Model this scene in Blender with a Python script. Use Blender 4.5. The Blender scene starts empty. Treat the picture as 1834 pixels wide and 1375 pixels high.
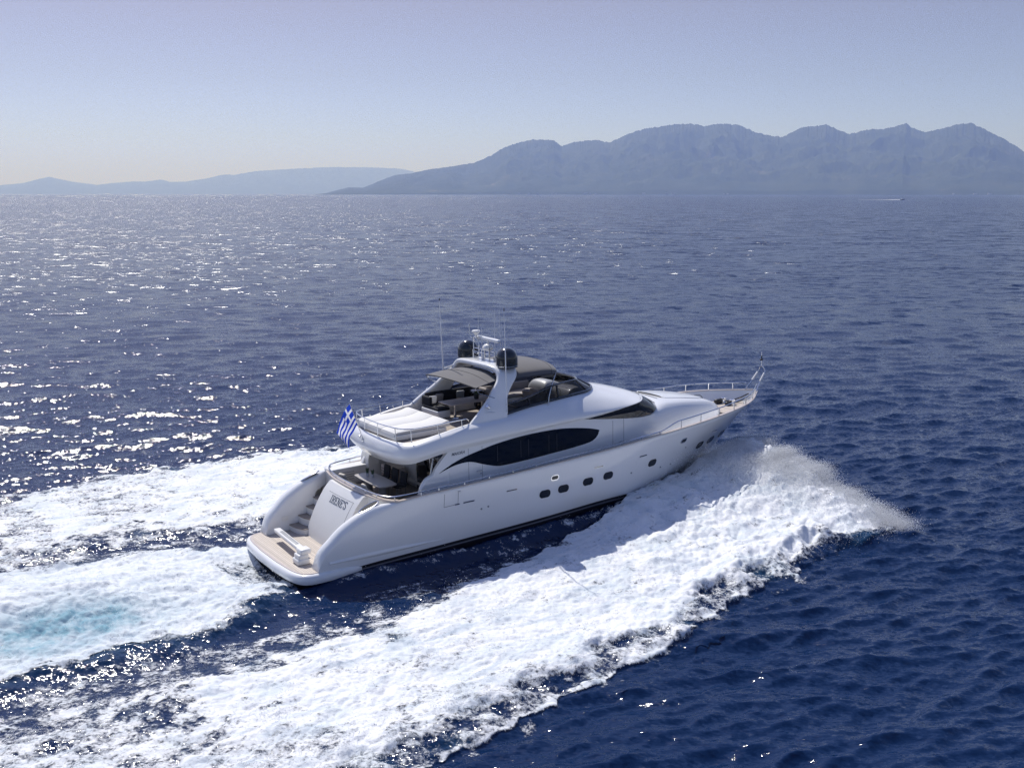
import bpy, bmesh, math, random
import numpy as np
from mathutils import Vector, Matrix, Euler
random.seed(7); rng = np.random.default_rng(11)
R = math.radians
scene = bpy.context.scene
col = scene.collection

# ------------------------------------------------------------------ camera
CAM_H = 15.24
F_PX, W_PX = 1819.2, 1834.0
PITCH = math.atan((687.5 - 346.7) / F_PX)
cam = bpy.data.cameras.new('camera'); camo = bpy.data.objects.new('camera', cam); col.objects.link(camo)
cam.sensor_width = 36.0; cam.lens = 36.0 * F_PX / W_PX
cam.clip_start = 0.5; cam.clip_end = 150000.0
camo.location = (0, 0, CAM_H); camo.rotation_euler = (R(90) - PITCH, 0, 0)
scene.camera = camo

# ------------------------------------------------------------------ light
SUN_AZ, SUN_EL = R(-27.0), R(52.0)          # azimuth from +Y towards +X
world = bpy.data.worlds.new('World'); scene.world = world; world.use_nodes = True
wn = world.node_tree; wn.nodes.clear()
sky = wn.nodes.new('ShaderNodeTexSky'); sky.sky_type = 'NISHITA'; sky.sun_disc = False
sky.sun_elevation = SUN_EL; sky.sun_rotation = SUN_AZ
sky.altitude = 0; sky.air_density = 1.0; sky.dust_density = 0.9; sky.ozone_density = 3.0
bg = wn.nodes.new('ShaderNodeBackground'); bg.inputs['Strength'].default_value = 0.118
wo = wn.nodes.new('ShaderNodeOutputWorld')
tint = wn.nodes.new('ShaderNodeMix'); tint.data_type = 'RGBA'; tint.blend_type = 'MULTIPLY'; tint.inputs[0].default_value = 1.0
stc = wn.nodes.new('ShaderNodeTexCoord'); ssp = wn.nodes.new('ShaderNodeSeparateXYZ'); wn.links.new(stc.outputs['Generated'], ssp.inputs[0])
srp = wn.nodes.new('ShaderNodeValToRGB'); wn.links.new(ssp.outputs[2], srp.inputs[0]); se = srp.color_ramp.elements
se[0].position = 0.0; se[0].color = (0.58, 0.75, 2.3, 1); se[1].position = 0.18; se[1].color = (0.62, 0.47, 0.51, 1)
for p_, c_ in ((0.05, (0.60, 0.66, 1.12, 1)), (0.107, (0.59, 0.545, 0.73, 1)), (0.55, (0.78, 0.76, 0.95, 1))):
    sx = se.new(p_); sx.color = c_
wn.links.new(srp.outputs[0], tint.inputs[7])
wn.links.new(sky.outputs[0], tint.inputs[6]); wn.links.new(tint.outputs[2], bg.inputs[0]); wn.links.new(bg.outputs[0], wo.inputs[0])
sl = bpy.data.lights.new('sun', 'SUN'); slo = bpy.data.objects.new('sun', sl); col.objects.link(slo)
sl.energy = 4.0; sl.angle = R(0.53); sl.color = (1.0, 0.98, 0.955)
sd = Vector((math.sin(SUN_AZ) * math.cos(SUN_EL), math.cos(SUN_AZ) * math.cos(SUN_EL), math.sin(SUN_EL)))
slo.rotation_euler = sd.to_track_quat('Z', 'Y').to_euler()
slo.location = (0, 0, 60)

scene.view_settings.view_transform = 'Standard'; scene.view_settings.look = 'None'
scene.view_settings.exposure = 0.14; scene.view_settings.gamma = 1.0
scene.view_settings.use_curve_mapping = False
scene.render.engine = 'CYCLES'
cy = scene.cycles
cy.max_bounces = 8; cy.diffuse_bounces = 3; cy.glossy_bounces = 4; cy.transparent_max_bounces = 24; cy.transmission_bounces = 4
cy.volume_bounces = 0; cy.caustics_reflective = False; cy.caustics_refractive = False
cy.use_denoising = True; cy.denoising_prefilter = 'NONE'; cy.denoising_input_passes = 'RGB_ALBEDO_NORMAL'; cy.use_adaptive_sampling = False

# ------------------------------------------------------------------ yacht pose
YX, YY = -10.147, 39.618
HEAD, TRIM, ROLL = 0.96062, 0.0190, -0.00515
YA = math.pi / 2 - HEAD
YROT = Euler((ROLL, -TRIM, YA))
YMAT = Matrix.Translation((YX, YY, 0)) @ YROT.to_matrix().to_4x4()

# ------------------------------------------------------------------ helpers: tags
def tag(o, label=None, cat=None, group=None, kind=None):
    if label: o['label'] = label
    if cat: o['category'] = cat
    if group: o['group'] = group
    if kind: o['kind'] = kind
    return o
def empty(name, loc, rot=(0, 0, 0)):
    o = bpy.data.objects.new(name, None); col.objects.link(o)
    o.location = loc; o.rotation_euler = rot; o.empty_display_size = 0.3
    return o
def on_yacht(name, loc, rz=0.0):
    m = YMAT @ Matrix.Translation(loc) @ Matrix.Rotation(rz, 4, 'Z')
    return empty(name, m.translation, m.to_euler())
def copy_tree(o, parent=None):
    c = o.copy(); col.objects.link(c); c.parent = parent
    for ch in list(o.children): copy_tree(ch, c)
    return c

# ------------------------------------------------------------------ helpers: materials
def nt(m):
    m.use_nodes = True; t = m.node_tree; t.nodes.clear(); return t
def mat(name, color, rough=0.5, metal=0.0, spec=0.5, coat=0.0, noise=0.0, nscale=3.0, bump=0.0, bscale=40.0, sheen=0.0):
    m = bpy.data.materials.new(name); t = nt(m); N = t.nodes.new; L = t.links.new
    b = N('ShaderNodeBsdfPrincipled'); o = N('ShaderNodeOutputMaterial'); L(b.outputs[0], o.inputs[0])
    b.inputs['Base Color'].default_value = (*color, 1); b.inputs['Roughness'].default_value = rough
    b.inputs['Metallic'].default_value = metal; b.inputs['Specular IOR Level'].default_value = spec
    b.inputs['Coat Weight'].default_value = coat; b.inputs['Coat Roughness'].default_value = 0.05
    b.inputs['Sheen Weight'].default_value = sheen
    tc = N('ShaderNodeTexCoord')
    if noise:
        n = N('ShaderNodeTexNoise'); n.inputs['Scale'].default_value = nscale; n.inputs['Detail'].default_value = 5
        L(tc.outputs['Object'], n.inputs['Vector'])
        mx = N('ShaderNodeMix'); mx.data_type = 'RGBA'; L(n.outputs['Fac'], mx.inputs[0])
        mx.inputs[6].default_value = (*[c * (1 - noise) for c in color], 1)
        mx.inputs[7].default_value = (*[min(1, c * (1 + noise)) for c in color], 1)
        L(mx.outputs[2], b.inputs['Base Color'])
    if bump:
        n2 = N('ShaderNodeTexNoise'); n2.inputs['Scale'].default_value = bscale; n2.inputs['Detail'].default_value = 4
        L(tc.outputs['Object'], n2.inputs['Vector'])
        bp = N('ShaderNodeBump'); bp.inputs['Strength'].default_value = bump; bp.inputs['Distance'].default_value = 0.02
        L(n2.outputs['Fac'], bp.inputs['Height']); L(bp.outputs[0], b.inputs['Normal'])
    return m
M = {}
M['gel'] = mat('white_gelcoat', (0.84, 0.84, 0.84), 0.22, spec=0.5, coat=0.6, noise=0.012, nscale=1.2)
M['gel2'] = mat('white_moulding', (0.78, 0.77, 0.75), 0.35, coat=0.2, noise=0.02, nscale=2)
M['nonskid'] = mat('pale_deck_paint', (0.72, 0.71, 0.69), 0.6, noise=0.03, nscale=6)
M['black'] = mat('black_gloss', (0.006, 0.007, 0.010), 0.12, coat=0.8)
M['rubber'] = mat('black_rubber', (0.012, 0.012, 0.014), 0.5)
M['glass'] = mat('tinted_glass', (0.004, 0.005, 0.009), 0.04, spec=0.6, noise=0.5, nscale=1.5)
M['chrome'] = mat('polished_steel', (0.72, 0.72, 0.73), 0.12, metal=1.0)
M['anti'] = mat('antifouling', (0.010, 0.009, 0.012), 0.35, noise=0.3, nscale=4)
M['stripe'] = mat('boot_stripe', (0.20, 0.21, 0.25), 0.3)
M['cap'] = mat('varnished_cap', (0.55, 0.475, 0.42), 0.3, coat=0.4, noise=0.12, nscale=8)
M['cushion'] = mat('white_cushion', (0.67, 0.66, 0.65), 0.75, noise=0.03, nscale=5, bump=0.15, bscale=12)
M['taupe'] = mat('taupe_upholstery', (0.33, 0.30, 0.29), 0.8, noise=0.06, bump=0.2, bscale=60)
M['fabric'] = mat('black_fabric', (0.010, 0.011, 0.016), 0.85, noise=0.25, nscale=20)
M['canvas'] = mat('grey_canvas', (0.118, 0.112, 0.113), 0.85, noise=0.07, nscale=3, bump=0.25, bscale=9, sheen=0.2)
M['seam'] = mat('dark_seam', (0.03, 0.03, 0.035), 0.7)
M['cream'] = mat('cream_fabric', (0.66, 0.60, 0.50), 0.85, noise=0.06)
M['grey'] = mat('grey_plastic', (0.30, 0.31, 0.33), 0.4)
M['letter'] = mat('brushed_letter', (0.14, 0.16, 0.19), 0.35, metal=0.4)
M['pot'] = mat('pale_pot', (0.55, 0.55, 0.58), 0.4)
M['leaf'] = mat('succulent_leaf', (0.055, 0.10, 0.045), 0.5, noise=0.3, nscale=20)
M['tabletop'] = mat('pale_tabletop', (0.42, 0.39, 0.36), 0.35, noise=0.06)
def cloth_mat(name, c):
    m = bpy.data.materials.new(name); t = nt(m); N = t.nodes.new; L = t.links.new
    a = N('ShaderNodeBsdfDiffuse'); a.inputs[0].default_value = (*c, 1); b = N('ShaderNodeBsdfTranslucent'); b.inputs[0].default_value = (*c, 1)
    n = N('ShaderNodeTexNoise'); n.inputs['Scale'].default_value = 160; bp = N('ShaderNodeBump'); bp.inputs['Strength'].default_value = .15; L(n.outputs['Fac'], bp.inputs['Height']); L(bp.outputs[0], a.inputs['Normal'])
    x = N('ShaderNodeMixShader'); x.inputs[0].default_value = .45; L(a.outputs[0], x.inputs[1]); L(b.outputs[0], x.inputs[2]); o = N('ShaderNodeOutputMaterial'); L(x.outputs[0], o.inputs[0]); return m
M['blue'] = cloth_mat('flag_blue', (0.02, 0.06, 0.48)); M['white'] = cloth_mat('flag_white', (0.8, 0.8, 0.82))
def teak_mat(name, base, axis=1, plank=0.055):
    m = bpy.data.materials.new(name); t = nt(m); N = t.nodes.new; L = t.links.new
    b = N('ShaderNodeBsdfPrincipled'); o = N('ShaderNodeOutputMaterial'); L(b.outputs[0], o.inputs[0])
    tc = N('ShaderNodeTexCoord'); sp = N('ShaderNodeSeparateXYZ'); L(tc.outputs['Object'], sp.inputs[0])
    d = N('ShaderNodeMath'); d.operation = 'DIVIDE'; d.inputs[1].default_value = plank; L(sp.outputs[axis], d.inputs[0])
    fl = N('ShaderNodeMath'); fl.operation = 'FLOOR'; L(d.outputs[0], fl.inputs[0])
    fr = N('ShaderNodeMath'); fr.operation = 'FRACT'; L(d.outputs[0], fr.inputs[0])
    wn_ = N('ShaderNodeTexWhiteNoise'); wn_.noise_dimensions = '1D'; L(fl.outputs[0], wn_.inputs['W'])
    mp = N('ShaderNodeMapping'); sc = [14, 14, 14]; sc[1 - axis] = 1.2; mp.inputs['Scale'].default_value = sc
    L(tc.outputs['Object'], mp.inputs[0]); n = N('ShaderNodeTexNoise'); n.inputs['Scale'].default_value = 2.0; n.inputs['Detail'].default_value = 5
    L(mp.outputs[0], n.inputs['Vector'])
    ad = N('ShaderNodeMath'); ad.operation = 'ADD'; L(wn_.outputs['Value'], ad.inputs[0]); L(n.outputs['Fac'], ad.inputs[1])
    mx = N('ShaderNodeMix'); mx.data_type = 'RGBA'; hf = N('ShaderNodeMath'); hf.operation = 'MULTIPLY'; hf.inputs[1].default_value = 0.5
    L(ad.outputs[0], hf.inputs[0]); L(hf.outputs[0], mx.inputs[0])
    mx.inputs[6].default_value = (*[c * 0.72 for c in base], 1); mx.inputs[7].default_value = (*[c * 1.25 for c in base], 1)
    lt = N('ShaderNodeMath'); lt.operation = 'LESS_THAN'; lt.inputs[1].default_value = 0.11; L(fr.outputs[0], lt.inputs[0])
    m2 = N('ShaderNodeMix'); m2.data_type = 'RGBA'; L(lt.outputs[0], m2.inputs[0]); L(mx.outputs[2], m2.inputs[6])
    m2.inputs[7].default_value = (*[c * 0.35 for c in base], 1)
    L(m2.outputs[2], b.inputs['Base Color']); b.inputs['Roughness'].default_value = 0.6
    return m
M['teak'] = teak_mat('teak_planks', (0.50, 0.435, 0.38), 0, 0.09)
M['teak2'] = teak_mat('teak_deck_planks', (0.34, 0.285, 0.24), 1, 0.07)
M['wood'] = teak_mat('table_planks', (0.52, 0.44, 0.39), 1, 0.11)
def glass_mat():
    m = bpy.data.materials.new('smoked_windshield'); t = nt(m); N = t.nodes.new; L = t.links.new
    g = N('ShaderNodeBsdfGlossy'); g.inputs['Roughness'].default_value = 0.03; g.inputs['Color'].default_value = (1, 1, 1, 1)
    tr = N('ShaderNodeBsdfTransparent'); tr.inputs['Color'].default_value = (0.10, 0.10, 0.11, 1)
    fr = N('ShaderNodeFresnel'); fr.inputs['IOR'].default_value = 1.45
    mx = N('ShaderNodeMixShader'); L(fr.outputs[0], mx.inputs[0]); L(tr.outputs[0], mx.inputs[1]); L(g.outputs[0], mx.inputs[2])
    o = N('ShaderNodeOutputMaterial'); L(mx.outputs[0], o.inputs[0]); return m
M['smoke'] = glass_mat()

# ------------------------------------------------------------------ helpers: mesh building
class MB:
    def __init__(s): s.v = []; s.f = []; s.m = []; s.mi = 0
    def add(s, v, f):
        k = len(s.v); s.v += [tuple(p) for p in v]; s.f += [tuple(i + k for i in q) for q in f]; s.m += [s.mi] * len(f); return s
    def box(s, c, d, bev=0.0, rot=None):
        bm = bmesh.new(); bmesh.ops.create_cube(bm, size=1.0)
        for v in bm.verts: v.co = Vector((v.co.x * d[0], v.co.y * d[1], v.co.z * d[2]))
        if bev: bmesh.ops.bevel(bm, geom=bm.edges[:], offset=min(bev, min(d) * 0.45), segments=3, affect='EDGES', profile=0.5)
        mt = Matrix.Translation(c)
        if rot is not None: mt = mt @ Euler(rot).to_matrix().to_4x4()
        bm.transform(mt); bm.verts.index_update()
        s.add([v.co[:] for v in bm.verts], [[v.index for v in f.verts] for f in bm.faces]); bm.free(); return s
    def loft(s, rows, close_u=False, close_v=False, cap=False):
        n = len(rows[0]); v = [p for r in rows for p in r]; f = []; nr = len(rows)
        for i in range(nr if close_v else nr - 1):
            for j in range(n if close_u else n - 1):
                a = i * n + j; b = i * n + (j + 1) % n; c = ((i + 1) % nr) * n + (j + 1) % n; d = ((i + 1) % nr) * n + j
                f.append((a, b, c, d))
        if cap: f.append(tuple(range(n - 1, -1, -1))); f.append(tuple((nr - 1) * n + j for j in range(n)))
        return s.add(v, f)
    def tube(s, path, r, n=8, closed=False):
        P = [Vector(p) for p in path]; k = len(P); rows = []; up = None
        rr = r if isinstance(r, (list, tuple)) else [r] * k
        for i in range(k):
            if closed: t = P[(i + 1) % k] - P[i - 1]
            else: t = P[min(i + 1, k - 1)] - P[max(i - 1, 0)]
            t.normalize()
            if up is None:
                up = Vector((0, 0, 1)) if abs(t.z) < 0.9 else Vector((1, 0, 0))
            x = up - t * up.dot(t)
            if x.length < 1e-6: x = t.orthogonal()
            x.normalize(); up = x; y = t.cross(x)
            rows.append([P[i] + (x * math.cos(a) + y * math.sin(a)) * rr[i] for a in [2 * math.pi * j / n for j in range(n)]])
        return s.loft(rows, close_u=True, close_v=closed, cap=not closed)
    def lathe(s, c, prof, n=24, axis=(0, 0, 1)):
        q = Vector((0, 0, 1)).rotation_difference(Vector(axis)).to_matrix(); rows = []
        for r_, z in prof:
            rows.append([Vector(c) + q @ Vector((r_ * math.cos(2 * math.pi * j / n), r_ * math.sin(2 * math.pi * j / n), z)) for j in range(n)])
        return s.loft(rows, close_u=True, cap=True)
    def prism(s, outline, z0, z1):
        n = len(outline); v = [(x, y, z0) for x, y in outline] + [(x, y, z1) for x, y in outline]
        f = [tuple(range(n - 1, -1, -1)), tuple(range(n, 2 * n))] + [(i, (i + 1) % n, n + (i + 1) % n, n + i) for i in range(n)]
        return s.add(v, f)
    def build(s, name, mats, parent=None, sharp=35, smooth=True):
        me = bpy.data.meshes.new(name); me.from_pydata(s.v, [], s.f)
        for m_ in (mats if isinstance(mats, (list, tuple)) else [mats]): me.materials.append(m_)
        me.polygons.foreach_set('material_index', s.m)
        bm = bmesh.new(); bm.from_mesh(me); bmesh.ops.remove_doubles(bm, verts=bm.verts, dist=0.0004)
        bmesh.ops.recalc_face_normals(bm, faces=bm.faces); bm.to_mesh(me); bm.free()
        if smooth:
            me.polygons.foreach_set('use_smooth', [True] * len(me.polygons)); me.set_sharp_from_angle(angle=R(sharp))
        o = bpy.data.objects.new(name, me); col.objects.link(o)
        if parent: o.parent = parent
        return o
def cr(P, n=6, closed=False):
    "Catmull-Rom through the points, n steps a span"
    P = [Vector(p) for p in P]; k = len(P); out = []
    for i in range(k if closed else k - 1):
        p1, p2 = P[i], P[(i + 1) % k]
        p0 = P[i - 1] if (closed or i > 0) else p1 * 2 - p2
        p3 = P[(i + 2) % k] if (closed or i + 2 < k) else p2 * 2 - p1
        for j in range(n):
            t = j / n
            out.append(0.5 * ((2 * p1) + (p2 - p0) * t + (2 * p0 - 5 * p1 + 4 * p2 - p3) * t * t + (3 * p1 - p0 - 3 * p2 + p3) * t ** 3))
    if not closed: out.append(P[-1])
    return out
def grid_spline(rows, nu=5, nv=5):
    rs = [cr(r, nv) for r in rows]
    cols = [cr([r[j] for r in rs], nu) for j in range(len(rs[0]))]
    return [[c[i] for c in cols] for i in range(len(cols[0]))]
def tab(pairs):
    xs = [p[0] for p in pairs]; ys = [p[1] for p in pairs]
    xs_, ys_ = np.array(xs, float), np.array(ys, float)
    h = np.diff(xs_); d = np.diff(ys_) / h; m_ = np.zeros(len(xs_)); m_[0], m_[-1] = d[0], d[-1]
    for i in range(1, len(d)):
        m_[i] = 0 if d[i - 1] * d[i] <= 0 else 2 * d[i - 1] * d[i] / (d[i - 1] + d[i])
    def f(x):
        x = np.clip(np.asarray(x, float), xs_[0], xs_[-1]); i = np.clip(np.searchsorted(xs_, x) - 1, 0, len(h) - 1)
        t = (x - xs_[i]) / h[i]; t2 = t * t; t3 = t2 * t
        r_ = (2 * t3 - 3 * t2 + 1) * ys_[i] + (t3 - 2 * t2 + t) * h[i] * m_[i] + (-2 * t3 + 3 * t2) * ys_[i + 1] + (t3 - t2) * h[i] * m_[i + 1]
        return float(r_) if r_.ndim == 0 else r_
    return f
def mir(p): return (p[0], -p[1], p[2])

# ------------------------------------------------------------------ noise in numpy
def _h(ix, iy, seed):
    n = (ix.astype(np.int64) * 374761393 + iy.astype(np.int64) * 668265263 + seed * 1442695041) & 0xffffffff
    n = ((n ^ (n >> 13)) * 1274126177) & 0xffffffff
    return ((n ^ (n >> 16)) & 0xffff) * (2 * np.pi / 65536.0)
def perlin(x, y, seed=0):
    x0 = np.floor(x); y0 = np.floor(y); fx = x - x0; fy = y - y0
    u = fx * fx * fx * (fx * (fx * 6 - 15) + 10); v = fy * fy * fy * (fy * (fy * 6 - 15) + 10)
    def g(dx, dy):
        a = _h(x0 + dx, y0 + dy, seed); return np.cos(a) * (fx - dx) + np.sin(a) * (fy - dy)
    a = g(0, 0); b = g(1, 0); c = g(0, 1); d = g(1, 1)
    return 1.5 * ((a * (1 - u) + b * u) * (1 - v) + (c * (1 - u) + d * u) * v)
def fbm(x, y, o=4, seed=0, gain=0.5):
    s_ = 0; a = 1.0
    for i in range(o):
        s_ = s_ + a * perlin(x, y, seed + i); x = x * 2.03 + 11.3; y = y * 2.03 - 7.1; a *= gain
    return s_
def sstep(a, b, x):
    t = np.clip((x - a) / (b - a), 0, 1); return t * t * (3 - 2 * t)

# ================================================================== YACHT
yacht = empty('motor_yacht', (YX, YY, 0), YROT)
tag(yacht, 'large white motor yacht with black side windows speeding through the sea', 'yacht')

# ---- hull form (x forward, y port, z up)
XA = 1.05
stem = tab([(-1.2, 21.3), (-0.8, 22.5), (0.0, 24.4), (0.5, 25.15), (1.0, 25.9), (1.68, 26.75), (1.94, 27.07), (2.9, 28.27), (3.78, 29.33), (4.2, 29.7)])
sheer = tab([(0, 2.86), (4.3, 2.86), (5.4, 2.92), (7.5, 2.98), (11, 3.09), (16, 3.27), (18.7, 3.41), (20, 3.47), (22.2, 3.58), (24.6, 3.70), (26, 3.75), (27.5, 3.78), (29.4, 3.78)])
wing = tab([(1.0, 0.62), (1.05, 0.80), (1.18, 1.31), (1.64, 1.78), (2.12, 2.19), (2.61, 2.47), (3.02, 2.65), (3.6, 2.82), (4.3, 2.862), (30, 2.86)])
LV = [(-0.8, tab([(1, 2.4), (10, 2.3), (15, 1.8), (19, 0.9), (21.6, 0.25), (22.5, 0.0)])),
      (0.5, tab([(1, 3.02), (6, 3.10), (12, 3.06), (14, 2.97), (16.7, 2.70), (18.85, 2.2), (21, 1.55), (23, 0.85), (24.6, 0.22), (25.15, 0.0)])),
      (1.94, tab([(1, 3.10), (5, 3.23), (14, 3.28), (16, 3.2), (18.85, 2.78), (21, 2.35), (23.1, 1.75), (24.4, 1.3), (25.7, 0.78), (26.6, 0.30), (27.07, 0.0)])),
      (3.78, tab([(1, 3.12), (3, 3.2), (5.4, 3.36), (8, 3.44), (14, 3.45), (18.6, 3.40), (21, 3.30), (22.2, 3.18), (23.5, 3.00), (24.6, 2.76), (25.9, 2.36), (26.9, 1.88), (27.8, 1.28), (28.5, 0.74), (29.1, 0.28), (29.33, 0.0)]))]
def hull_y(t, z):
    ys = [tb(XA + t * (stem(zl) - XA)) for zl, tb in LV]; zs = [l[0] for l in LV]
    return max(0.0, tab(list(zip(zs, ys)))(z)) if z >= -0.8 else ys[0] * (1 + (z + 0.8) * 0.6)
def hull_pt(x, z, side=-1, off=0.0):
    def P(x_, z_): return Vector((x_, side * hull_y((x_ - XA) / (stem(z_) - XA), z_), z_))
    p = P(x, z); n = (P(x + 0.05, z) - P(x - 0.05, z)).cross(P(x, z + 0.05) - P(x, z - 0.05)); n.normalize()
    if n.y * side < 0: n = -n
    return p + n * off
boot = tab([(1, 0.40), (4.4, 0.52), (7, 0.56), (12, 0.63), (17, 0.72), (20, 0.60), (22, 0.35), (24, 0.0), (30, -0.4)])
wtop = tab([(1.0, 0.62), (3.5, 0.62), (4.25, 0.28), (4.9, 0.13), (30, 0.13)])
inz = tab([(1.0, 0.60), (3.3, 0.60), (3.6, 2.15), (6.2, 2.2), (7.0, 2.5), (14, 2.55), (20, 2.85), (25, 3.18), (30, 3.25)])
hull = MB()
TS = sorted(set([round(v, 5) for v in np.concatenate([np.linspace(0, 0.14, 36), np.linspace(0.14, 0.75, 90), np.linspace(0.75, 1, 60)])]))
for sgn in (1, -1):
    rows = []
    for t in TS:
        zt = 3.0
        for _ in range(12):
            xx = XA + t * (stem(zt) - XA); zt = min(sheer(xx), wing(xx)) if xx < 4.4 else sheer(xx)
        xt = XA + t * (stem(zt) - XA); w = min(wtop(xt), 2 * hull_y(t, zt) * 0.8 + 0.002); r_ = w * 0.5
        rz = min(r_, 0.42 * max(zt - 0.55, 0.05)); row = []
        zb = boot(xt)
        zl = [-0.8, (zb - 0.2) * .6 - .32, (zb - 0.2) * .85 - .12, zb - 0.20, zb - 0.13, zb]
        ztop = zt - rz
        zl += [zb + (ztop - zb) * k for k in np.linspace(.06, 1, 17)]
        for z in zl:
            x = XA + t * (stem(z) - XA); row.append((x, sgn * hull_y(t, z), z))
        y0 = hull_y(t, ztop); x0 = XA + t * (stem(ztop) - XA)
        for a in (25, 50, 70, 90, 110, 135, 160, 180):
            ca = math.cos(R(a)); sa = math.sin(R(a))
            x = x0 + (xt - x0) * sa
            row.append((x, sgn * max(0.0, y0 - r_ * (1 - ca)), ztop + rz * sa))
        zi = min(inz(xt), ztop - 0.03); yi = max(0.0, y0 - w)
        zm = ztop * 0.5 + zi * 0.5
        def inner(z_): return max(0.0, min(yi, hull_y(min(1.0, (x0 - XA) / (stem(z_) - XA)), z_) - 0.07))
        row.append((x0, sgn * inner(zm), zm)); row.append((x0, sgn * inner(zi), zi))
        rows.append(row)
    k0 = len(hull.f); hull.loft(rows)
    nv = len(rows[0]) - 1
    for i in range(k0, len(hull.f)):
        j = (i - k0) % nv
        hull.m[i] = 2 if j == 3 else (1 if j < 5 else 0)
    hull.add([(XA, 0, -0.8)] + rows[0], [(0, i + 1, i + 2) for i in range(len(rows[0]) - 1)])
hull_o = hull.build('hull', [M['gel'], M['anti'], M['stripe']], yacht, sharp=50)

def hull_path(x0, x1, n, f=lambda x: 0.0, inset=0.0, side=-1):
    out = []
    for x in np.linspace(x0, x1, n):
        z = sheer(x); t = (x - XA) / (stem(z) - XA)
        out.append((float(x), side * max(0.0, hull_y(min(t, 1), z) - inset), z + f(x)))
    return out
# varnished rail cap on the bulwark, both sides round the bow
for sd_ in (-1, 1):
    b = MB(); outer = hull_path(4.45, 29.30, 90, lambda x: 0.004, -0.02, sd_); inner = hull_path(4.45, 29.30, 90, lambda x: 0.004, 0.15, sd_)
    b.loft([[o_, (o_[0], o_[1], o_[2] + 0.03), (i_[0], i_[1], i_[2] + 0.03), i_] for o_, i_ in zip(outer, inner)], close_u=True, cap=True)
    b.build('rail_cap', M['cap'], yacht)
# styling rib low on the quarter
b = MB(); rows = []
for x in np.linspace(1.5, 6.7, 30):
    s_ = (x - 1.5) / 5.2; hgt = 0.12 * math.sin(math.pi * min(1, 0.15 + s_ * 0.85)) ; z = 0.90 - 0.08 * s_
    rows.append([hull_pt(x, z - hgt, -1, 0.0), hull_pt(x, z - hgt * .5, -1, 0.03), hull_pt(x, z, -1, 0.055 * min(1, 4 * (1 - s_))), hull_pt(x, z + hgt * .5, -1, 0.02), hull_pt(x, z + hgt, -1, -0.002)])
b.loft(rows); b.build('styling_rib', M['gel'], yacht, sharp=60)

def rr(w, h, r, n=6):
    out = []
    for cx, cz, a0 in ((w / 2 - r, h / 2 - r, 0), (-w / 2 + r, h / 2 - r, 90), (-w / 2 + r, -h / 2 + r, 180), (w / 2 - r, -h / 2 + r, 270)):
        out += [(cx + r * math.cos(R(a0 + 90 * i / n)), cz + r * math.sin(R(a0 + 90 * i / n))) for i in range(n + 1)]
    return out
def porthole(x, z, w, h, r, frame_m, fw=0.03, name='porthole'):
    o1 = rr(w + 2 * fw, h + 2 * fw, r + fw); o2 = rr(w, h, r)
    b = MB(); A = [hull_pt(x + dx, z + dz, -1, 0.002) for dx, dz in o1]; B = [hull_pt(x + dx, z + dz, -1, 0.020) for dx, dz in o1]
    Cc = [hull_pt(x + dx, z + dz, -1, 0.020) for dx, dz in o2]; D = [hull_pt(x + dx, z + dz, -1, 0.004) for dx, dz in o2]
    b.loft([A, B, Cc, D], close_u=True); f = b.build(name, frame_m, yacht)
    b = MB(); c = hull_pt(x, z, -1, 0.007); Q = [hull_pt(x + dx, z + dz, -1, 0.007) for dx, dz in o2]
    b.add([c] + Q, [(0, i + 1, (i + 1) % len(Q) + 1) for i in range(len(Q))]); b.build('glass', M['glass'], f)
    return f
for x, z in ((11.94, 1.80), (12.98, 1.85), (14.41, 1.92), (15.66, 1.97), (18.85, 1.94), (23.14, 1.94), (24.36, 1.95), (25.71, 1.97)):
    s_ = 1.0 if x < 22 else 1.08
    porthole(x, z, 0.57 * s_, 0.33 * s_, 0.15 * s_, M['rubber'], 0.015)
for x, z in ((12.45, 2.48), (20.96, 2.72)):
    f = porthole(x, z, 0.36, 0.17, 0.08, M['chrome'], 0.055, 'fairlead')
for x, z, w in ((10.11, 2.33, 0.54), (15.0, 2.53, 0.52), (17.93, 2.52, 0.50), (7.90, 2.24, 0.54), (7.32, 2.24, 0.22)):
    porthole(x, z, w, 0.035, 0.017, M['chrome'], 0.014, 'hull_vent')
b = MB(); A = [hull_pt(23.93 + dx, 2.62 + dz, -1, 0.01) for dx, dz in rr(0.5, 0.07, 0.03)]
b.add([hull_pt(23.93, 2.62, -1, 0.03)] + A, [(0, i + 1, (i + 1) % len(A) + 1) for i in range(len(A))]); b.build('bow_plate', M['chrome'], yacht)
for x, z in ((8.55, 1.78), (8.9, 1.82), (17.3, 1.75), (19.7, 1.5), (20.6, 1.45), (21.5, 2.2)):
    b = MB(); c = hull_pt(x, z, -1, 0.0); n = (hull_pt(x, z, -1, 0.1) - c); b.lathe(c, [(0.045, -0.005), (0.045, 0.02), (0.03, 0.022), (0.028, 0.004), (0.001, 0.004)], 14, n)
    b.build('drain_outlet', M['grey'], yacht)
# boarding gate seam in the topsides
b = MB()
for a_, c_ in (((6.70, 2.80), (6.68, 2.22)), ((6.68, 2.22), (7.36, 2.24)), ((7.36, 2.24), (7.37, 2.82))):
    P_ = [hull_pt(a_[0] + (c_[0] - a_[0]) * k / 8, a_[1] + (c_[1] - a_[1]) * k / 8, -1, 0.001) for k in range(9)]; b.tube(P_, 0.008, 5)
b.build('boarding_gate_seam', M['seam'], yacht)
b = MB(); P_ = hull_pt(7.40, 2.80, -1, 0.02); b.box(P_, (0.14, 0.05, 0.05), 0.015); b.build('gate_latch', M['chrome'], yacht)

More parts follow.
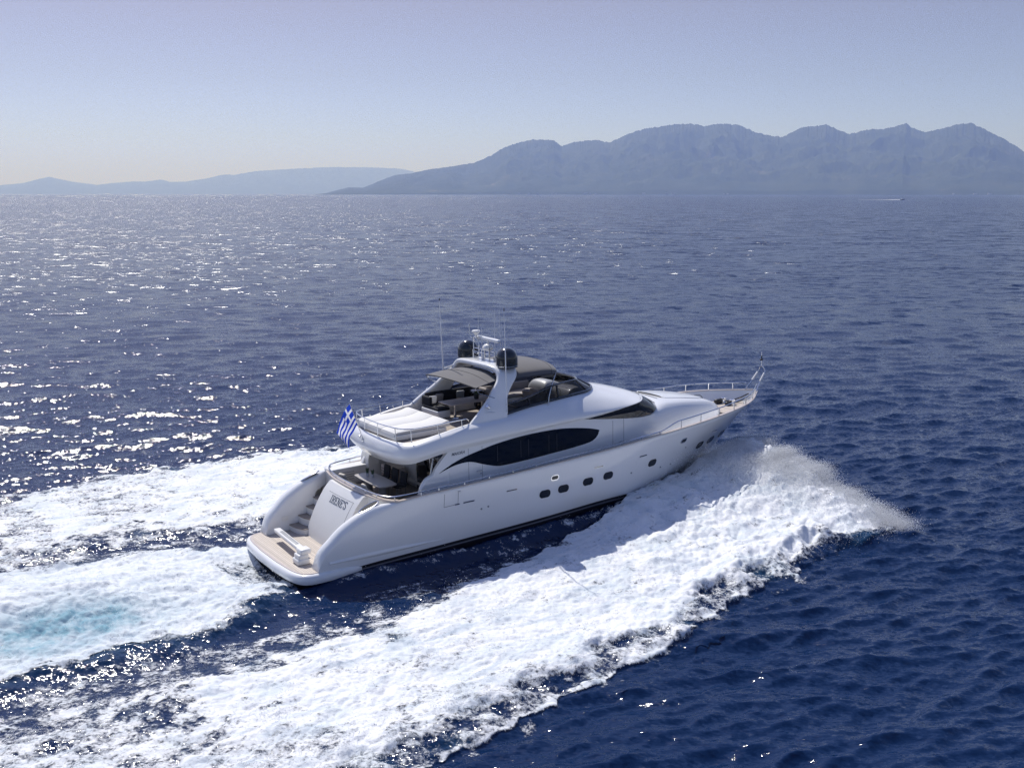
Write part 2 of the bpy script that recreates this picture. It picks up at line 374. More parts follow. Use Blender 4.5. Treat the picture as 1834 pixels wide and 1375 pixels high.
# ---- swim platform
half = [(0.0, 0.0), (0.0, 0.8), (0.03, 1.3), (0.09, 2.1), (0.20, 2.6), (0.36, 2.92), (0.60, 3.10), (0.95, 3.18), (1.6, 3.18), (2.2, 3.14), (2.9, 3.05)]
def plat(inset, z):
    h_ = cr([(x, y, 0) for x, y in half], 4); c = Vector((2.0, 0, 0)); out = []
    P_ = [Vector((p.x, -p.y, 0)) for p in reversed(h_[1:])] + h_
    for i, p in enumerate(P_):
        t = (P_[min(i + 1, len(P_) - 1)] - P_[max(i - 1, 0)]); n = Vector((-t.y, t.x, 0)).normalized()
        if n.dot(c - p) < 0: n = -n
        q = p + n * inset; out.append((q.x, q.y, z))
    return out
b = MB()
rows = [plat(i_, z_) for i_, z_ in ((0.5, 0.16), (0.16, 0.17), (0.05, 0.22), (0.005, 0.32), (0.0, 0.42), (0.025, 0.52), (0.08, 0.58), (0.16, 0.605), (0.5, 0.605))]
b.loft(rows); n = len(rows[0])
b.add(rows[-1], [tuple(range(n))]); b.add(rows[0], [tuple(range(n - 1, -1, -1))])
platform = b.build('swim_platform', M['gel'], yacht, sharp=40)
b = MB(); o_ = plat(0.27, 0.610); o2 = plat(0.27, 0.622); n = len(o_)
b.loft([o_, o2]); b.add(o2, [tuple(range(n))]); b.build('teak_deck', M['teak'], platform)
b = MB(); A = plat(0.17, 0.607); B = plat(0.18, 0.628); Cc = plat(0.275, 0.628); D = plat(0.28, 0.607)
b.loft([A, B, Cc, D]); b.build('deck_border', M['cap'], platform)
b = MB(); rows = [plat(0.55, z_) for z_ in (-0.75, 0.18)]; b.loft(rows); b.build('stern_bottom', M['anti'], yacht)

# ---- transom block, garage door, steps
prof = cr([(2.58, 0, 0.60), (2.70, 0, 1.05), (2.92, 0, 1.6), (3.20, 0, 2.15), (3.48, 0, 2.6), (3.74, 0, 2.90)], 5)
def tr_pt(k, y, off=0.0):
    k = max(0.0, min(k, 1.0)) * (len(prof) - 1); i = min(int(k), len(prof) - 2); p = prof[i].lerp(prof[i + 1], k - i); t = (prof[i + 1] - prof[i]).normalized()
    n = Vector((-t.z, 0, t.x)); sw = -0.10 * (1 - (y / 2.0) ** 2)
    return Vector((p.x + sw, y, p.z)) + n * off
b = MB(); ks = np.linspace(0, 1, 24)
def yl(k): return 1.56 - 0.22 * k
def yr(k): return -1.66 - 0.18 * k
rows = [[tr_pt(k, yr(k) + (yl(k) - yr(k)) * j / 12) for j in range(13)] for k in ks]
rows2 = []
for k, r_ in zip(ks, rows):
    rows2.append([(4.05, r_[0].y, r_[0].z)] + r_ + [(4.05, r_[-1].y, r_[-1].z)])
b.loft(rows2); b.add([rows2[-1][i] for i in range(len(rows2[-1]))], [tuple(range(len(rows2[-1])))])
transom = b.build('transom', M['gel2'], yacht, sharp=40)
b = MB()
pts = [tr_pt(0.80, 0.80 - 2.25 * k / 14, 0.001) for k in range(15)]; b.tube(pts, 0.005, 5)
b.tube([tr_pt(0.80 - 0.70 * k / 14, -1.45 + 0.10 * k / 14, 0.001) for k in range(15)], 0.006, 5); b.build('garage_door_seam', M['seam'], transom)
def text_mesh(name, body, size, m, parent, mat4, extrude=0.01, offset=0.0, shear=0.0):
    cu = bpy.data.curves.new(name, 'FONT'); cu.body = body; cu.size = size; cu.extrude = extrude; cu.offset = offset; cu.shear = shear
    cu.align_x = 'CENTER'; cu.align_y = 'CENTER'
    to = bpy.data.objects.new(name + '_curve', cu); col.objects.link(to)
    dg = bpy.context.evaluated_depsgraph_get(); me = bpy.data.meshes.new_from_object(to.evaluated_get(dg)); bpy.data.objects.remove(to)
    me.name = name; me.transform(mat4); me.materials.clear(); me.materials.append(m)
    o = bpy.data.objects.new(name, me); col.objects.link(o); o.parent = parent; return o
# slab-serif name on the transom, built from strokes
GL = {'I': [('v', .5)], 'R': [], 'E': [], 'N': [], 'S': [], "'": []}
def glyph(ch):
    "strokes in a unit cell: (x0,y0,x1,y1,width)"
    s_ = 0.17
    if ch == 'I': return [(.3, 0, .3, 1, .2), (.08, .04, .52, .04, .1), (.08, .96, .52, .96, .1)], .6
    if ch == 'R': return [(.2, 0, .2, 1, .2), (.04, .04, .4, .04, .1), (.04, .96, .55, .96, .1), (.55, .96, .7, .84, .15), (.7, .84, .7, .64, .18), (.7, .64, .55, .52, .14), (.2, .50, .55, .50, .1), (.42, .5, .72, .02, .18), (.66, .04, .85, .04, .1)], .86
    if ch == 'E': return [(.2, 0, .2, 1, .2), (.04, .04, .7, .04, .1), (.04, .96, .7, .96, .1), (.2, .52, .52, .52, .1), (.68, .0, .68, .26, .1), (.68, .74, .68, 1, .1), (.5, .38, .5, .66, .1)], .80
    if ch == 'N': return [(.2, 0, .2, 1, .12), (.74, 0, .74, 1, .12), (.18, .98, .76, .04, .2), (.04, .04, .36, .04, .1), (.04, .96, .3, .96, .1), (.6, .96, .9, .96, .1)], .94
    if ch == 'S': return [(.64, .74, .64, 1, .1), (.64, .88, .5, .97, .12), (.5, .97, .25, .96, .12), (.25, .96, .12, .78, .17), (.12, .78, .2, .6, .18), (.2, .6, .52, .44, .2), (.52, .44, .64, .24, .18), (.64, .24, .5, .04, .16), (.5, .04, .24, .03, .12), (.24, .03, .1, .14, .12), (.1, 0, .1, .28, .1)], .76
    return [(.15, .98, .1, .66, .16)], .3
b = MB(); xcur = 0; strokes = []
for ch in "IRENE'S":
    st, wd = glyph(ch); strokes += [(a + xcur, c, d + xcur, e, f) for a, c, d, e, f in st]; xcur += wd
for x0, z0_, x1, z1_, w in strokes:
    k = 1.50 / xcur; hgt = 0.30
    def T(u, v, off): return tr_pt(0.645 + (v * 0.125) , 0.40 - u * k, off)
    d = Vector((x1 - x0, z1_ - z0_)); ln = d.length or 1; d /= ln; nn = Vector((-d.y, d.x)) * w * 0.36
    q = [(x0 + nn.x, z0_ + nn.y), (x0 - nn.x, z0_ - nn.y), (x1 - nn.x, z1_ - nn.y), (x1 + nn.x, z1_ + nn.y)]
    A = [T(u, v, 0.004) for u, v in q]; B = [T(u, v, 0.012) for u, v in q]
    b.add(A + B, [(4, 5, 6, 7), (0, 1, 5, 4), (1, 2, 6, 5), (2, 3, 7, 6), (3, 0, 4, 7)])
b.build('name_lettering', M['letter'], transom, smooth=False)
for sgn in (1, -1):
    for i, (zt, xf) in enumerate(((0.88, 2.22), (1.22, 2.66), (1.56, 3.06), (1.90, 3.42))):
        st = MB(); y0, y1 = (1.42, 2.72) if sgn > 0 else (-1.72, -2.72)
        arc = [(xf + 0.22 * (1 - abs(2 * k / 8 - 1) ** 2) * -0.6 + 0.22 * (1 - k / 8), y0 + (y1 - y0) * k / 8) for k in range(9)]
        out = arc + [(xf + 0.9, y1), (xf + 0.9, y0)]
        if sgn < 0: out = out[::-1]
        st.prism(out, 0.58, zt - 0.03); so = st.build('stair_step', M['gel2'], yacht, sharp=30)
        t_ = MB(); t_.prism([(x - 0.02, y * 0.998) for x, y in out], zt - 0.03, zt); t_.build('teak_tread', M['teak2'], so, sharp=30)
b = MB(); b.box((1.98, 2.485, 1.20), (0.30, 0.012, 0.20), 0.005); b.build('locker_hatch', M['gel2'], yacht)
# chrome fairleads on the quarters
for sgn in (-1, 1):
    b = MB(); c0 = Vector((3.42, sgn * 2.86, wing(3.42) + 0.005)); ax = Vector((0.86, 0, 0.30)).normalized(); up = Vector((-0.33, sgn * 0.35, 0.92)).normalized(); la = ax.cross(up)
    ring = [c0 + ax * 0.46 * math.cos(a) + la * 0.13 * math.sin(a) for a in np.linspace(0, 2 * math.pi, 28, endpoint=False)]
    b.tube(ring, 0.03, 8, closed=True); f = b.build('quarter_fairlead', M['chrome'], yacht)
    b = MB(); ring = [c0 + ax * 0.44 * math.cos(a) + la * 0.125 * math.sin(a) + up * 0.02 for a in np.linspace(0, 2 * math.pi, 28, endpoint=False)]
    b.add(ring, [tuple(range(28))]); b.build('opening', M['seam'], f)

# ---- cockpit
cpath = cr([(4.55, -3.22, 2.86), (4.25, -2.98, 2.87), (3.99, -2.55, 2.90), (3.86, -1.65, 2.92), (3.80, -0.2, 2.93), (3.87, 1.2, 2.92), (4.02, 2.1, 2.90), (4.22, 2.75, 2.88), (4.55, 3.22, 2.86)], 6)
def off_path(P_, d, dz=0):
    out = []
    for i, p in enumerate(P_):
        t = P_[min(i + 1, len(P_) - 1)] - P_[max(i - 1, 0)]; n = Vector((t.y, -t.x, 0)).normalized(); out.append(Vector((p.x + n.x * d, p.y + n.y * d, p.z + dz)))
    return out
b = MB(); i0 = off_path(cpath, 0.14); rows = [[(p.x + 0.03, p.y, 2.0), (p.x + 0.03, p.y, p.z), (q.x, q.y, q.z), (q.x, q.y, 2.0)] for p, q in zip(cpath, i0)]
b.loft(rows); coam = b.build('cockpit_coaming', M['gel2'], yacht)
b = MB(); A = off_path(cpath, -0.05, 0.004); B = off_path(cpath, 0.20, 0.004)
b.loft([[a, a + Vector((0, 0, .05)), c + Vector((0, 0, .05)), c] for a, c in zip(A, B)], close_u=True, cap=True); b.build('teak_capping', M['cap'], coam)
b = MB(); rp = cr([(6.9, -3.33, 3.16), (5.6, -3.30, 3.12), (4.62, -3.16, 3.08), (4.25, -2.92, 3.07), (4.05, -2.45, 3.08), (3.93, -1.6, 3.09), (3.88, -.2, 3.10), (3.94, 1.2, 3.09), (4.08, 2.05, 3.08), (4.28, 2.7, 3.07), (4.65, 3.14, 3.08), (5.6, 3.28, 3.12), (6.9, 3.31, 3.16)], 6)
b.tube(rp, 0.032, 8); cr_o = b.build('cockpit_rail', M['chrome'], yacht)
for x, y in ((4.02, -2.4), (3.93, -1.6), (3.89, -.7), (3.9, .3), (3.96, 1.3), (4.09, 2.1), (4.5, 3.05), (4.5, -3.05), (5.6, 3.28), (5.6, -3.3)):
    b = MB(); b.tube([(x, y, 2.90), (x, y, 3.09)], 0.022, 8); b.build('rail_post', M['chrome'], cr_o)
b = MB(); b.prism([(3.9, -2.9), (7.3, -3.25), (7.3, 3.25), (3.9, 2.9)], 2.10, 2.2); b.build('cockpit_deck', M['teak2'], yacht)
b = MB()
b.box((4.30, 0, 2.42), (0.62, 3.9, 0.40), 0.03); b.box((4.72, 0, 2.2), (0.02, 3.9, 0.1), 0.005)
seat = b.build('aft_bench', M['gel2'], yacht)
b = MB(); b.box((4.36, 0, 2.67), (0.60, 3.8, 0.13), 0.05); b.build('seat_cushion', M['fabric'], seat)
b = MB(); b.box((4.06, 0, 2.84), (0.13, 3.8, 0.24), 0.05, (0, R(-12), 0)); b.build('back_cushion', M['fabric'], seat)
for i, y in enumerate((1.35, -0.75)):
    t_ = on_yacht('cushion', (4.32, y, 2.74), R(12 - 20 * i))
    tag(t_, ['cream cushion at the port end of the cockpit bench by the flag side', 'cream cushion on the cockpit bench just behind the name on the stern'][i], 'cushion', 'cushions on the aft bench')
    b = MB(); b.box((0, 0, 0.17), (0.14, 0.42, 0.36), 0.06, (0, R(-24), 0)); b.build('cover', M['cream'], t_)
# port locker with louvres and moulded side
b = MB(); b.box((5.15, 2.72, 2.60), (1.9, 0.7, 0.80), 0.06); lk = b.build('side_locker', M['gel2'], yacht)
b = MB()
for k in range(4): b.box((4.9, 2.362, 2.45 + k * 0.11), (0.9, 0.012, 0.03), 0.004)
b.build('louvre_slats', M['grey'], lk)
# louvred teak cabinet
b = MB(); b.box((6.75, 1.25, 2.62), (0.6, 1.2, 0.84), 0.02); cab = b.build('teak_cabinet', M['cap'], yacht)
b = MB()
for k in range(5): b.box((6.447, 1.25, 2.36 + k * 0.13), (0.012, 1.12, 0.02), 0.003)
b.build('cabinet_slats', M['seam'], cab)
# curved white pillar on the port side
b = MB(); rows = []
for (x, z) in cr([(6.55, 0, 2.2), (6.25, 0, 2.7), (6.2, 0, 3.3), (6.5, 0, 3.8), (7.2, 0, 4.1)], 5) and [(p.x, p.z) for p in cr([(6.3, 0, 2.2), (6.05, 0, 2.7), (6.05, 0, 3.3), (6.35, 0, 3.8), (7.1, 0, 4.2)], 5)]:
    rows.append([(x, 2.25, z), (x, 3.0, z), (x + .55, 3.0, z), (x + .55, 2.25, z)])
b.loft(rows, close_u=True, cap=True); b.build('port_pillar', M['gel2'], yacht, sharp=50)

# dining table and chairs
tb_ = on_yacht('dining_table', (5.20, 0, 2.2)); tag(tb_, 'long pale dining table in the open cockpit under the overhang', 'table')
b = MB(); out = [(-.30, -1.25), (.30, -1.25), (.42, -1.18), (.47, -.6), (.48, 0), (.47, .6), (.42, 1.18), (.30, 1.25), (-.30, 1.25), (-.42, 1.18), (-.47, .6), (-.48, 0), (-.47, -.6), (-.42, -1.18)]
b.prism(out, 0.71, 0.76); b.build('tabletop', M['tabletop'], tb_, sharp=30)
for y in (-.62, .62):
    b = MB(); b.lathe((0, y, 0), [(0.26, 0), (0.24, 0.03), (0.17, 0.08), (0.16, 0.60), (0.22, 0.71)], 20); b.build('pedestal', M['grey'], tb_)
def chair(name, y, lab):
    c = on_yacht(name, (6.02, y, 2.2)); tag(c, lab, 'chair', 'black chairs along the cockpit table')
    b = MB(); b.box((0, 0, 0.46), (0.50, 0.52, 0.10), 0.03); b.build('seat', M['fabric'], c)
    b = MB(); b.box((0.27, 0, 0.74), (0.07, 0.54, 0.56), 0.025, (0, R(8), 0)); b.build('backrest', M['fabric'], c)
    for sx in (-1, 1):
        for sy in (-1, 1):
            b = MB(); b.tube([(sx * .22, sy * .22, 0), (sx * .22, sy * .22, .44)], 0.018, 6); b.build('leg', M['chrome'], c)
for y, lab in ((0.95, 'black dining chair nearest the teak cabinet on the far side of the cockpit'), (0.20, 'black dining chair in the middle of the three along the table'), (-0.58, 'black dining chair nearest the starboard rail at the cockpit table')):
    chair('dining_chair', y, lab)
def plant(name, loc, h, lab, grp, n=14, potr=0.075, poth=0.13):
    p = on_yacht(name, loc); tag(p, lab, 'plant', grp)
    b = MB(); b.lathe((0, 0, 0), [(potr * .8, 0), (potr, poth), (potr * .85, poth), (potr * .8, poth * .8), (0.002, poth * .8)], 16); b.build('pot', M['pot'] if poth < .2 else M['seam'], p)
    b = MB()
    for i in range(n):
        a = i * 2.4; r0 = potr * .5 * math.sqrt((i + 1) / n); dx, dy = math.cos(a), math.sin(a); hh = h * (0.65 + 0.35 * rng.random())
        q = [(dx * r0, dy * r0, poth * .8), (dx * (r0 + .015), dy * (r0 + .015), poth + hh * .5), (dx * (r0 + .05), dy * (r0 + .05), poth + hh)]
        b.tube(q, [0.014, 0.02, 0.002], 5)
    b.build('leaves', M['leaf'], p)
plant('potted_plant', (5.30, 0.42, 2.962), 0.22, 'small succulent in a pale pot, nearer the stern rail on the cockpit table', 'plants on the cockpit table')
plant('potted_plant', (5.20, 0.72, 2.962), 0.26, 'taller succulent in a pale pot, farther toward port on the cockpit table', 'plants on the cockpit table')

# ---- deckhouse and trunk cabin
yb = tab([(5.8, 2.78), (15.5, 2.78), (17, 2.76), (18.5, 2.72), (20, 2.62), (21.5, 2.40), (23, 2.08), (24.3, 1.68), (25.3, 1.2), (25.9, 0.7), (26.25, 0.12)])
yc = tab([(5.8, 2.78), (15.5, 2.78), (17, 2.74), (18, 2.62), (19, 2.40), (19.6, 2.22), (21, 2.00), (22.75, 1.78), (24.26, 1.42), (25, 1.10), (25.7, 0.62), (26.25, 0.08)])
zc = tab([(5.85, 2.9), (5.95, 3.15), (6.2, 3.43), (6.5, 3.55), (6.8, 3.8), (7.3, 4.40), (9, 4.50), (11.4, 4.64), (14.5, 4.74), (14.9, 4.70), (16.4, 4.50), (17.8, 4.36), (19, 4.31), (19.6, 4.36), (20.3, 4.33), (21, 4.24), (22.75, 4.08), (24.26, 3.88), (25, 3.68), (25.7, 3.40), (26.25, 3.2)])
zr = tab([(5.85, 2.5), (7.3, 4.1), (14, 4.5), (17, 4.42), (19, 4.38), (20, 4.52), (20.6, 4.62), (21.7, 4.54), (23.5, 4.28), (24.3, 4.10), (25, 3.86), (25.7, 3.50), (26.25, 3.22)])
b = MB(); xs = sorted(set(list(np.linspace(7.3, 26.25, 75)) + [15.5, 16.4]))
for sgn in (1, -1):
    rows = []
    for x in xs:
        z0_ = 2.42 if x < 20 else 2.42 + (x - 20) * 0.12; B_, C_, Z_, ZR = yb(x), yc(x), zc(x), zr(x); bl = sstep(16, 20, x)
        row = []
        for k in (0, .2, .4, .6, .8, 1.0):
            s_ = k ** (1 + 0.9 * bl); yy = B_ + (C_ - B_) * (k ** (1 + 0.25 * bl)); row.append((x, sgn * yy, z0_ + (Z_ - z0_) * k))
        r_ = 0.02 + 0.20 * bl
        row[-1] = (x, sgn * (C_ + 0.0), Z_ - 0.10 * bl)
        for k, w in ((0.92, 0.55), (0.8, 0.82), (0.6, 0.95), (0.3, 1.0), (0, 1.0)):
            row.append((x, sgn * C_ * k, (Z_ - 0.10 * bl) + (ZR - Z_ + 0.10 * bl) * (w if x > 19 else w)))
        rows.append(row)
    b.loft(rows)
house = b.build('deckhouse', M['gel'], yacht, sharp=38)
# aft tails of the house sides
for sgn in (-1, 1):
    b = MB(); rows = []
    for x in np.linspace(5.85, 7.32, 24):
        rows.append([(x, sgn * 2.78, 2.3), (x, sgn * 2.78, zc(x) - 0.05), (x, sgn * 2.74, zc(x)), (x, sgn * 2.60, zc(x)), (x, sgn * 2.56, zc(x) - 0.05), (x, sgn * 2.56, 2.3)])
    b.loft(rows, cap=True); b.build('side_tail', M['gel'], yacht, sharp=40)
    b = MB(); rows = []
    for (xa_, xb_, z) in ((6.50, 7.32, 3.52), (6.58, 7.32, 3.72), (6.80, 7.32, 3.98), (7.08, 7.35, 4.25), (7.30, 7.6, 4.46)):
        rows.append([(xa_, sgn * 2.79, z), (xb_, sgn * 2.79, z), (xb_, sgn * 2.62, z), (xa_, sgn * 2.62, z)])
    b.loft(rows, close_u=True, cap=True); b.build('overhang_bracket', M['gel'], yacht, sharp=40)
# saloon bulkhead
b = MB(); b.box((7.30, 0, 3.3), (0.06, 5.2, 2.3)); bk = b.build('saloon_bulkhead', M['gel2'], yacht)
b = MB(); b.box((7.25, -1.25, 3.22), (0.05, 2.3, 2.0), 0.01); b.build('saloon_door_glass', M['glass'], bk)
for y in (-2.42, -1.3, -0.1):
    b = MB(); b.box((7.215, y, 3.22), (0.03, 0.05, 2.0), 0.01); b.build('door_frame', M['chrome'], bk)
b = MB(); b.tube([(6.47, -2.6, 3.5), (6.62, -2.6, 4.2)], 0.035, 8); b.build('overhang_post', M['chrome'], yacht)
def flat_side(name, pts, y0, y1, m, parent, sm=4):
    P_ = cr([(x, 0, z) for x, z in pts], sm, closed=True) if sm else [Vector((x, 0, z)) for x, z in pts]
    b = MB(); n = len(P_); A = [(p.x, y0, p.z) for p in P_]; B = [(p.x, y1, p.z) for p in P_]
    b.add(A + B, [tuple(range(n, 2 * n))] + [(i, (i + 1) % n, n + (i + 1) % n, n + i) for i in range(n)])
    return b.build(name, m, parent, sharp=30)
big = [(6.77, 3.56), (7.43, 3.86), (8.15, 4.08), (8.94, 4.24), (9.68, 4.37), (10.85, 4.49), (12.05, 4.53), (13.29, 4.50), (14.57, 4.33), (15.42, 4.13), (15.47, 4.03), (15.33, 3.80), (14.92, 3.61), (13.92, 3.51), (12.65, 3.44), (11.43, 3.38), (10.24, 3.35), (9.66, 3.39), (8.98, 3.59), (8.53, 3.75), (8.14, 3.82), (7.59, 3.78), (7.1, 3.66)]
for sgn in (-1, 1):
    w = flat_side('saloon_window', big, sgn * 2.775, sgn * 2.796, M['glass'], yacht, 3)
    if sgn < 0:
        for x in (9.75, 11.0, 11.42, 12.55, 13.0):
            b = MB(); b.box((x, -2.797, 3.93), (0.02, 0.004, 0.78 if x > 10.5 else .7), 0); b.build('curtain_edge', M['seam'], w)
# side doors: seams, handles
for x0, x1, z0_, z1_ in ((8.26, 8.96, 2.9, 4.40), (16.34, 17.04, 3.0, 4.42)):
    b = MB()
    for x in (x0, x1):
        y = -(yb(x) + 0.004 if x < 15.6 else yb(x) + 0.002); P_ = []
        for k in range(9):
            kk = k / 8; z = z0_ + (z1_ - z0_) * kk; kz = (z - 2.42) / (zc(x) - 2.42); bl = float(sstep(16, 20, x))
            P_.append((x, -(yb(x) + (yc(x) - yb(x)) * (max(kz, 0.0) ** (1 + 0.25 * bl))) - 0.002, z))
        b.tube(P_, 0.007, 5)
    dr = b.build('side_door_seam', M['seam'], yacht)
    b = MB(); xm = x0 + (x1 - x0) * .75; b.box((xm, -2.81, 3.33), (0.30, 0.05, 0.045), 0.015); b.box((xm + 0.08, -2.80, 3.2), (0.06, 0.03, 0.05), 0.01); b.build('door_handle', M['chrome'], dr)
text_mesh('maker_lettering', 'MAIORA', 0.22, M['letter'], yacht, Matrix.Translation((7.74, -2.787, 4.27)) @ Matrix.Rotation(R(90), 4, 'X') @ Matrix.Rotation(R(1), 4, 'Z') @ Matrix.Diagonal((0.80, 0.8, 1, 1)), 0.004, 0.002, 0.35)

# wrap-round pilothouse windscreen
ws = [((14.88, 2.786, 4.72), (14.88, 2.786, 4.70)), ((16.4, 2.79, 4.90), (16.4, 2.77, 4.50)), ((17.8, 2.72, 5.06), (17.78, 2.68, 4.36)), ((18.25, 2.52, 5.14), (19.0, 2.44, 4.31)), ((18.55, 2.15, 5.20), (19.62, 2.18, 4.42)), ((18.95, 1.5, 5.22), (20.1, 1.6, 4.50)), ((19.2, .8, 5.1), (20.5, .8, 4.58)), ((19.3, 0, 5.0), (20.62, 0, 4.60))]
for sgn in (1, -1):
    b = MB(); up = cr([a for a, c in ws], 6); lo = cr([c for a, c in ws], 6); rows = []
    for a, c in zip(up, lo):
        rows.append([(p.x, sgn * (p.y + 0.012 * 1), p.z) for p in [a.lerp(c, k / 5) + Vector((0.05, 0.05, 0)) * math.sin(math.pi * k / 5) * min(1, (a - c).length) for k in range(6)]])
    b.loft(rows); b.build('pilothouse_windscreen', M['glass'], yacht, sharp=60)
for y0 in (-1.9, -0.3):
    b = MB(); b.tube([(20.28 - abs(y0) * .25, y0, 4.66), (19.2 - abs(y0) * .2, y0 + 0.25, 5.20)], 0.014, 6); b.tube([(19.65, y0 - .35, 4.95), (18.85, y0 + .7, 5.30)], 0.012, 6); b.build('wiper', M['rubber'], yacht)
# sunbathing pad on the trunk
b = MB(); rows = []
for x, hw in ((21.2, .9), (21.4, 1.1), (22.6, 1.12), (23.8, 1.0), (24.1, .75)):
    zz = zr(x) + 0.0; rows.append([(x, -hw, zz - .08), (x, -hw * .97, zz + .03), (x, -hw * .5, zz + .06), (x, 0, zz + .07), (x, hw * .5, zz + .06), (x, hw * .97, zz + .03), (x, hw, zz - .08)])
b.loft(grid_spline(rows, 4, 3)); b.build('foredeck_hatch', M['gel'], yacht, sharp=40)

# ---- flybridge band, swept round the stern and over the brow
ST = [((5.30, 0, 3.90), (4.98, 0, 4.30), (5.05, 0, 4.75), (5.22, 0, 4.93)),
      ((5.31, .8, 3.92), (4.99, .8, 4.30), (5.07, .8, 4.75), (5.24, .78, 4.93)),
      ((5.34, 1.55, 3.98), (5.05, 1.6, 4.33), (5.12, 1.55, 4.76), (5.28, 1.45, 4.94)),
      ((5.45, 2.2, 4.05), (5.2, 2.34, 4.38), (5.27, 2.28, 4.78), (5.42, 2.08, 4.95)),
      ((5.72, 2.62, 4.14), (5.57, 2.80, 4.45), (5.62, 2.70, 4.82), (5.74, 2.42, 4.98)),
      ((6.25, 2.81, 4.28), (6.2, 3.0, 4.58), (6.22, 2.88, 4.95), (6.27, 2.6, 5.08)),
      ((7, 2.85, 4.40), (7, 3.04, 4.70), (7, 2.93, 5.08), (7, 2.68, 5.21)),
      ((8.3, 2.85, 4.46), (8.3, 3.04, 4.76), (8.3, 2.93, 5.2), (8.3, 2.66, 5.39)),
      ((10.4, 2.85, 4.57), (10.4, 3.02, 4.85), (10.4, 2.86, 5.28), (10.4, 2.5, 5.52)),
      ((12, 2.85, 4.66), (12, 3.0, 4.9), (12, 2.74, 5.36), (12, 2.4, 5.67)),
      ((14, 2.85, 4.73), (14, 2.97, 4.95), (14, 2.58, 5.42), (14, 2.2, 5.74)),
      ((15.4, 2.85, 4.80), (15.4, 2.94, 4.98), (15.4, 2.42, 5.45), (15.5, 1.92, 5.76)),
      ((16.2, 2.84, 4.86), (16.2, 2.92, 5.00), (16.3, 2.32, 5.42), (16.12, 1.5, 5.79)),
      ((17, 2.80, 4.94), (17, 2.86, 5.04), (17.1, 2.25, 5.36), (16.47, .85, 5.83)),
      ((17.8, 2.72, 5.03), (17.8, 2.76, 5.09), (17.7, 2.0, 5.33), (16.58, .45, 5.85)),
      ((18.3, 2.50, 5.09), (18.32, 2.52, 5.13), (18.0, 1.65, 5.39), (16.62, .28, 5.86)),
      ((18.75, 2.0, 5.15), (18.78, 2.0, 5.18), (18.25, 1.25, 5.42), (16.64, .16, 5.86)),
      ((19.2, 1.1, 5.10), (19.24, 1.1, 5.13), (18.45, .6, 5.42), (16.65, .07, 5.86)),
      ((19.38, 0, 5.02), (19.42, 0, 5.05), (18.52, 0, 5.41), (16.65, 0, 5.86))]
GS = grid_spline([list(s) for s in ST], 5, 5)
b = MB()
for sgn in (1, -1): b.loft([[(p.x, sgn * p.y, p.z) for p in r_] for r_ in GS])
# soffit and brow underside
for sgn in (1, -1):
    b.loft([[(r_[0].x, sgn * r_[0].y, r_[0].z), (r_[0].x, sgn * r_[0].y * .5, r_[0].z + .01), (r_[0].x, 0, r_[0].z + .01)] for r_ in GS])
fly = b.build('flybridge_moulding', M['gel'], yacht, sharp=45)
zfd = tab([(5, 4.86), (8, 4.93), (10, 5.0), (17, 5.05)])
tops = [r_[-1] for r_ in GS if r_[-1].x < 16.6 or r_[-1].y > 0.3]; tops = [p for p in tops if p.y > 0.02 or p.x < 10]
b = MB()
for sgn in (1, -1):
    rows = []
    for p in tops:
        c = Vector((max(6.2, min(p.x, 15.2)), 0, 0)); d = Vector((c.x - p.x, -p.y, 0)); d = d.normalized() * min(0.14, d.length * .5)
        rows.append([(p.x, sgn * p.y, p.z), (p.x + d.x * .5, sgn * (p.y + d.y * .5), p.z + 0.012), (p.x + d.x, sgn * (p.y + d.y), p.z - 0.02), (p.x + d.x, sgn * (p.y + d.y), zfd(p.x) - .03)])
    b.loft(rows)
b.build('flybridge_coaming', M['gel2'], yacht, sharp=45)
b = MB()
b.loft([[(p.x + (.08 if p.x < 6 else 0), -max(p.y - .05, 0.01), zfd(p.x)), (p.x + (.08 if p.x < 6 else 0), 0, zfd(p.x)), (p.x + (.08 if p.x < 6 else 0), max(p.y - .05, 0.01), zfd(p.x))] for p in tops])
b.build('flybridge_deck', M['teak2'], yacht)

# aft sun pad
b = MB(); b.box((6.72, 0.30, 5.02), (2.55, 3.62, 0.26), 0.05); sp_ = b.build('sunpad_base', M['gel2'], yacht)
for i, (y0, y1) in enumerate(((-1.50, -0.25), (-0.23, 1.0), (1.02, 2.10))):
    rows = []
    for x, dz in ((5.42, -.10), (5.46, .0), (5.6, .03), (6.6, .05), (7.35, .05), (7.7, .10), (8.0, .18), (8.12, .17), (8.16, .0)):
        rows.append([(x, y0, 5.17), (x, y0 + .004, 5.222 + dz), (x, y0 + .025, 5.232 + dz), (x, (y0 + y1) / 2, 5.238 + dz), (x, y1 - .025, 5.232 + dz), (x, y1 - .004, 5.222 + dz), (x, y1, 5.17)])
    b = MB(); b.loft(rows); b.build('sunpad_cushion', M['cushion'], sp_, sharp=50)
